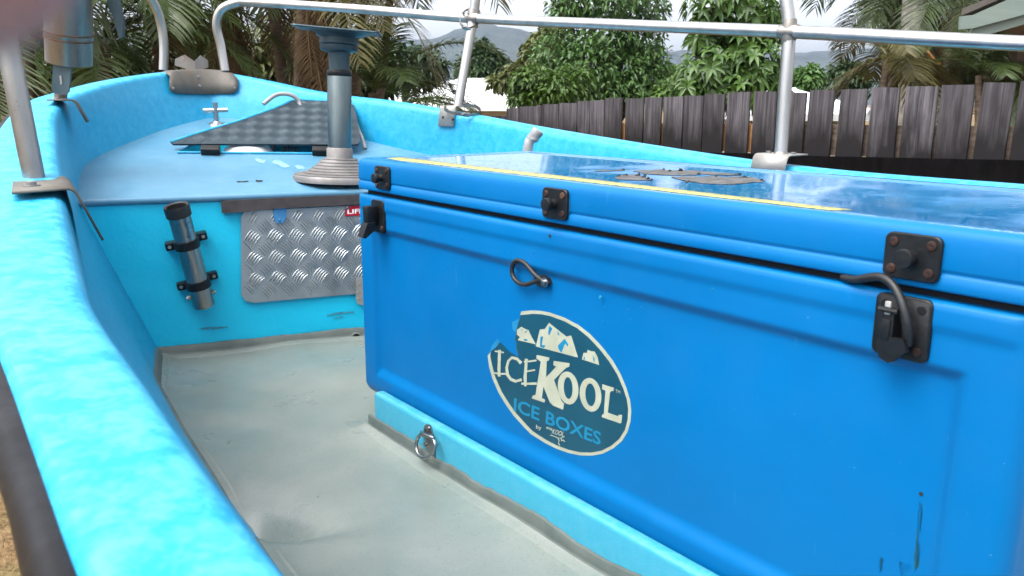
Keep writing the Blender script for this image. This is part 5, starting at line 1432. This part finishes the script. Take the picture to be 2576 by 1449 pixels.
def frond_mesh(name, parent, acc, mat, droop=.35, ribr=.009):
    P, D_, L, N_, T, W_ = (np.concatenate(acc[k]) for k in 'PDLNTW'); n = len(P)
    dn = np.array([0, 0, -1.0]); S = unit(np.cross(D_, N_)) ; Ll = L[:, None]; Ww = W_[:, None]
    a = P; b = P + D_ * Ll * .4 + dn * Ll * droop * .12; c = P + D_ * Ll * .75 + dn * Ll * droop * .5; t = P + D_ * Ll * .98 + dn * Ll * droop
    sd = unit(np.cross(D_, unit(N_ + 1e-6)));
    V = np.stack([a - sd * Ww * .25, a + sd * Ww * .25, b - sd * Ww * .5, b + sd * Ww * .5, c - sd * Ww * .38, c + sd * Ww * .38, t], 1).reshape(-1, 3)
    F = []; base = np.arange(n) * 7
    o = np.array(root_loc(parent)); verts = [tuple(v) for v in (V - o)]
    faces = []
    for q in base: faces += [(q, q + 1, q + 3, q + 2), (q + 2, q + 3, q + 5, q + 4), (q + 4, q + 5, q + 6)]
    tint = list(np.repeat(T, 7))
    for mid in acc['rib']:
        k = len(mid); s0 = len(verts)
        for i, p in enumerate(mid):
            r_ = ribr * (1 - .8 * i / k)
            for q in range(4): verts.append((p[0] - o[0] + r_ * math.cos(q * math.pi / 2), p[1] - o[1] + r_ * .6 * math.cos(q * math.pi / 2 + 1), p[2] - o[2] + r_ * math.sin(q * math.pi / 2))); tint.append(.8)
        for i in range(k - 1):
            for q in range(4): faces.append((s0 + 4 * i + q, s0 + 4 * i + (q + 1) % 4, s0 + 4 * i + 4 + (q + 1) % 4, s0 + 4 * i + 4 + q))
    me = bpy.data.meshes.new(name); me.from_pydata(verts, [], faces)
    at_ = me.attributes.new('tint', 'FLOAT', 'POINT'); at_.data.foreach_set('value', np.array(tint, dtype=np.float32))
    me.materials.append(mat); me.update()
    ob = bpy.data.objects.new(name, me); COL.objects.link(ob); ob.parent = parent; return ob
def palm(label, base, top, r, fronds, mat, bark, L=1.9, leafl=.42, wid=.024, n=46, dead=0, group='feather palms', rings_=True, el=(-.3, 1.1), extra=None, droop=1.5, az0=None):
    base, top = Vector(base), Vector(top); t = thing('palm_tree', label, 'palm tree', base, group)
    m = MB(); H = (top - base).length; ns = max(10, int(H / .10)); bend = Vector((random.uniform(-.06, .06), random.uniform(-.05, .05), 0)) * H * .4
    pts, rs = [], []
    for k in range(ns + 1):
        f = k / ns; pts.append(base.lerp(top, f) + bend * math.sin(math.pi * f)); rs.append(r * (1.12 - .24 * f) * (1.06 if k % 2 == 0 else .97))
    m.tube(pts, rs, 14); obj('trunk', m, bark, t)
    acc = acc_new()
    for k in range(fronds):
        az = (az0 + random.uniform(-1.0, 1.0)) if az0 is not None else 2 * math.pi * k / fronds * 1.618 + random.uniform(-.3, .3)
        frond(acc, top + UPZ * .03, az, random.uniform(*el), L * random.uniform(.75, 1.1), leafl, wid, n, droop * random.uniform(.7, 1.3), .3, random.uniform(-.3, .3), random.uniform(.2, .75))
    if extra:
        for (a_, e_, l_) in extra: frond(acc, top + UPZ * .03, a_, e_, l_, leafl, wid, n, droop, .3, 0, .5)
    frond_mesh('crown', t, acc, mat)
    if dead:
        acc = acc_new()
        for k in range(dead): frond(acc, top - UPZ * random.uniform(.02, .45), random.uniform(0, 6.28), random.uniform(-1.45, -.95), L * random.uniform(.45, .85), leafl * .55, wid * .8, n // 2, 2.2, -.2, random.uniform(-.5, .5), random.random())
        frond_mesh('dead_frond', t, acc, M_dead)
    return t
R_ = math.radians
def zt(px, py, y): return aty(px, py, y)
# palms behind the bow, left to right
palm('palm at the far left with long drooping fronds above the port gunwale', gb(-60, 5.2), zt(-30, 40, 5.2), .05, 11, M_palm, M_trunkb, 1.4, .34, .013, 60, 3)
palm('palm with dark green fronds just left of the wide steel tube', gb(60, 6.2), zt(70, 110, 6.2), .045, 11, M_palm, M_trunkb, 1.2, .32, .013, 54, 3)
palm('palm with dark fronds between the steel tube and the left bow hoop', gb(250, 5.8), zt(262, 110, 5.8), .045, 11, M_palm, M_trunkb, 1.1, .30, .012, 54, 5)
palm('tall palm with long green fronds sweeping down over the bow hoop', gb(430, 6.4), zt(400, -40, 6.4), .05, 12, M_palm, M_trunkb, 1.5, .40, .016, 60, 4)
palm('olive palm hung with dead brown fronds behind the bow plate', gb(560, 7.0), zt(570, -110, 7.0), .05, 10, M_palmo, M_trunkb, 1.3, .30, .010, 50, 20)
palm('leaning palm with a brown ringed trunk left of the dead frond skirt', gb(735, 6.8), zt(650, -240, 6.8), .048, 11, M_palmo, M_trunkb, 1.7, .40, .016, 50, 3)
palm('palm wrapped in a skirt of hanging dead fronds behind the seat post', gb(748, 6.3), zt(768, -90, 6.3), .05, 8, M_palmo, M_trunkb, 1.4, .30, .011, 48, 22)
palm('palm with a pale green ringed stem close left of the seat post', gb(792, 7.3), zt(786, -330, 7.3), .042, 12, M_palmo, M_trunk, 1.7, .42, .016, 50, 4)
palm('slim straight palm trunk rising above the seat post plate', gb(845, 7.8), zt(850, -330, 7.8), .038, 12, M_palm, M_trunkb, 1.9, .42, .016, 50, 3)
palm('slim palm trunk leaning right of the seat post', gb(862, 7.6), zt(950, -320, 7.6), .042, 12, M_palmo, M_trunkb, 1.8, .42, .016, 50, 3)
palm('slender dark palm trunk leaning beside the open sky', gb(905, 7.9), zt(1010, -300, 7.9), .038, 12, M_palm, M_trunkb, 1.6, .40, .015, 50, 2)
palm('low clumping palm with big arching green fronds in front of the white roof', gb(925, 6.6), zt(938, 235, 6.6), .04, 7, M_palm, M_trunkb, 1.0, .30, .013, 54, 0, el=(.2, 1.2), droop=1.5,
     extra=[(R_(82), .78, 1.25), (R_(72), .34, 1.0)])
palm('short palm with pale fronds low over the starboard gunwale', gb(1010, 6.0), zt(1015, 272, 6.0), .035, 6, M_palm, M_trunkb, .62, .20, .010, 46, 0, el=(.1, 1.0), droop=1.5, extra=[(R_(95), .35, .66)])
# dark undergrowth behind the palms
for lab, px, y, bl in (('dense dark shrub behind the palms at the far left', 60, 8.5, [(0, 170, 150, 90), (150, 190, 130, 80), (60, 60, 110, 70)]),
                       ('dense dark shrub behind the palms near the bow plate', 420, 8.8, [(350, 165, 130, 90), (480, 180, 120, 80), (450, 60, 70, 70)]),
                       ('dense olive shrub behind the dead palm fronds', 680, 9.2, [(600, 150, 120, 100), (730, 130, 110, 110), (690, 210, 150, 70), (830, 190, 80, 75)]),
                       ('dark shrub between the slim palm trunks and the white roof', 930, 10.5, [(930, 170, 90, 70), (1010, 150, 60, 40), (1060, 165, 60, 36)])):
    leafy_tree('shrub', lab, 'shrub', gb(px, y), [blob(a, b, y, c, d) for a, b, c, d in bl], 3800, .14, .045, M_leafD if 'dark' in lab else M_leafO, M_bark, .05, 0, .4, 'undergrowth behind the palms', shell=.2)
# right-hand palms beyond the fence
palm('palm with a thick pale grey trunk behind the fence', gb(2288, 8.6), zt(2300, -260, 8.6), .108, 16, M_palm, M_trunk, 2.1, .46, .018, 56, 2)
palm('slim grey trunked palm between the thick trunk and the green fascia', gb(2375, 8.2), zt(2428, -60, 8.2), .042, 12, M_palm, M_trunk, 1.3, .34, .014, 50, 4)
palm('slim leaning palm below the green fascia', gb(2470, 8.0), zt(2520, -20, 8.6), .042, 9, M_palm, M_trunk, 1.0, .30, .012, 48, 2)
palm('leaning palm trunk at the right edge under the eave', gb(2540, 7.9), zt(2610, 60, 8.2), .045, 9, M_palmo, M_trunk, 1.1, .32, .012, 48, 3)
palm('young palm with yellowish fronds left of the thick grey trunk', gb(2235, 7.6), zt(2232, 150, 7.6), .035, 11, M_palmo, M_trunkb, .75, .28, .012, 50, 2, el=(-.4, .9))
palm('young bright green palm just above the fence under the eave', gb(2470, 7.4), zt(2462, 190, 7.4), .03, 11, M_palm, M_trunkb, .62, .22, .010, 46, 0, el=(-.2, 1.1))
palm('green palm with hanging fronds high left of the thick grey trunk', gb(2250, 9.4), zt(2262, -40, 9.4), .05, 13, M_palm, M_trunkb, 1.0, .34, .014, 54, 2, el=(-.8, .7))
palm('dark palm low behind the fence at the right edge', gb(2570, 7.6), zt(2560, 200, 7.6), .035, 10, M_palm, M_trunkb, .7, .26, .012, 46, 1, el=(-.3, 1.0))
leafy_tree('shrub', 'dense dark shrub behind the right hand palms', 'shrub', gb(2440, 9.9), [blob(2370, 150, 9.9, 90, 80), blob(2480, 160, 9.9, 100, 70), blob(2400, 60, 10, 80, 60), blob(2300, 210, 9.9, 90, 50)], 3600, .14, .045, M_leafD, M_bark, .05, 0, .4, 'undergrowth behind the palms', shell=.2)
# orange blossom spray hanging from the slim palm
t = thing('palm_blossom', 'spray of orange yellow palm blossom hanging beside the thick grey trunk', 'blossom', zt(2352, 165, 8.0))
acc = acc_new()
for k in range(26): frond(acc, zt(2350, 150, 8.0), random.uniform(0, 6.28), random.uniform(-1.3, .1), random.uniform(.16, .26), .03, .006, 22, 2.2, .3, 0, random.random())
frond_mesh('strand', t, acc, M_flower, ribr=.003)
m = MB(); m.tube([zt(2352, 152, 8.0), zt(2335, 130, 8.05), zt(2315, 118, 8.15)], [.010, .012, .014], 8, sub=3); obj('stalk', m, M_raw, t)

# ------------------------------------------------------------------ hazy air
m = MB(); m.box((0, 0, 120), (2300, 0, 0), (0, 2300, 0), (0, 0, 123))
hz_m = bpy.data.materials.new('hazy_air'); hz_m.use_nodes = True; t_ = hz_m.node_tree; t_.nodes.clear()
pv = t_.nodes.new('ShaderNodeVolumePrincipled'); pv.inputs['Color'].default_value = (.60, .74, 1.0, 1); pv.inputs['Density'].default_value = .00016
ou = t_.nodes.new('ShaderNodeOutputMaterial'); t_.links.new(pv.outputs[0], ou.inputs['Volume'])
tag(obj('haze', m, hz_m), 'thin blue haze in the damp air over the far hills', 'haze', kind='stuff')

# ------------------------------------------------------------------ fingertip over the corner of the lens (out of focus)
def campt(x, y, d): return CAMP + (CR * x + CU * y + CF) * d
tipc = campt((62 - 1288) / FPX - .127, -(52 - 724.5) / FPX + .127, .045)
ax_ = (CR * -.80 + CU * .52 + CF * .25).normalized()
fg = thing('finger', 'blurred pink fingertip poking into the top left corner of the view', 'finger', tipc)
m = MB(); P_, R_f = [], []
for t_, r_f in ((-.0082, .0012), (-.0072, .0040), (-.005, .0062), (-.001, .0077), (.006, .0082), (.014, .0080), (.021, .0086), (.026, .0088), (.033, .0084), (.043, .0087), (.049, .0094), (.054, .0092), (.066, .0095), (.078, .0105), (.084, .0070), (.086, .0015)):
    P_.append(tipc + ax_ * t_ - CU * (.35 * max(0, t_ - .022) ** 2 * 10)); R_f.append(r_f)
m.tube(P_, R_f, 24, sub=3); obj('skin', m, M_skin, fg, sharp=180)
m = MB(); nn = (CU * .8 + CR * .5).normalized(); nn = (nn - ax_ * nn.dot(ax_)).normalized(); sd_ = ax_.cross(nn)
m.grid(lambda a, b: tipc + ax_ * (-.0065 + .0125 * a) + (nn * math.cos((b - .5) * 1.7) + sd_ * math.sin((b - .5) * 1.7)) * (.0083 * (.80 + .2 * min(1, a * 3))), 8, 10); obj('fingernail', m, M_nail, fg)
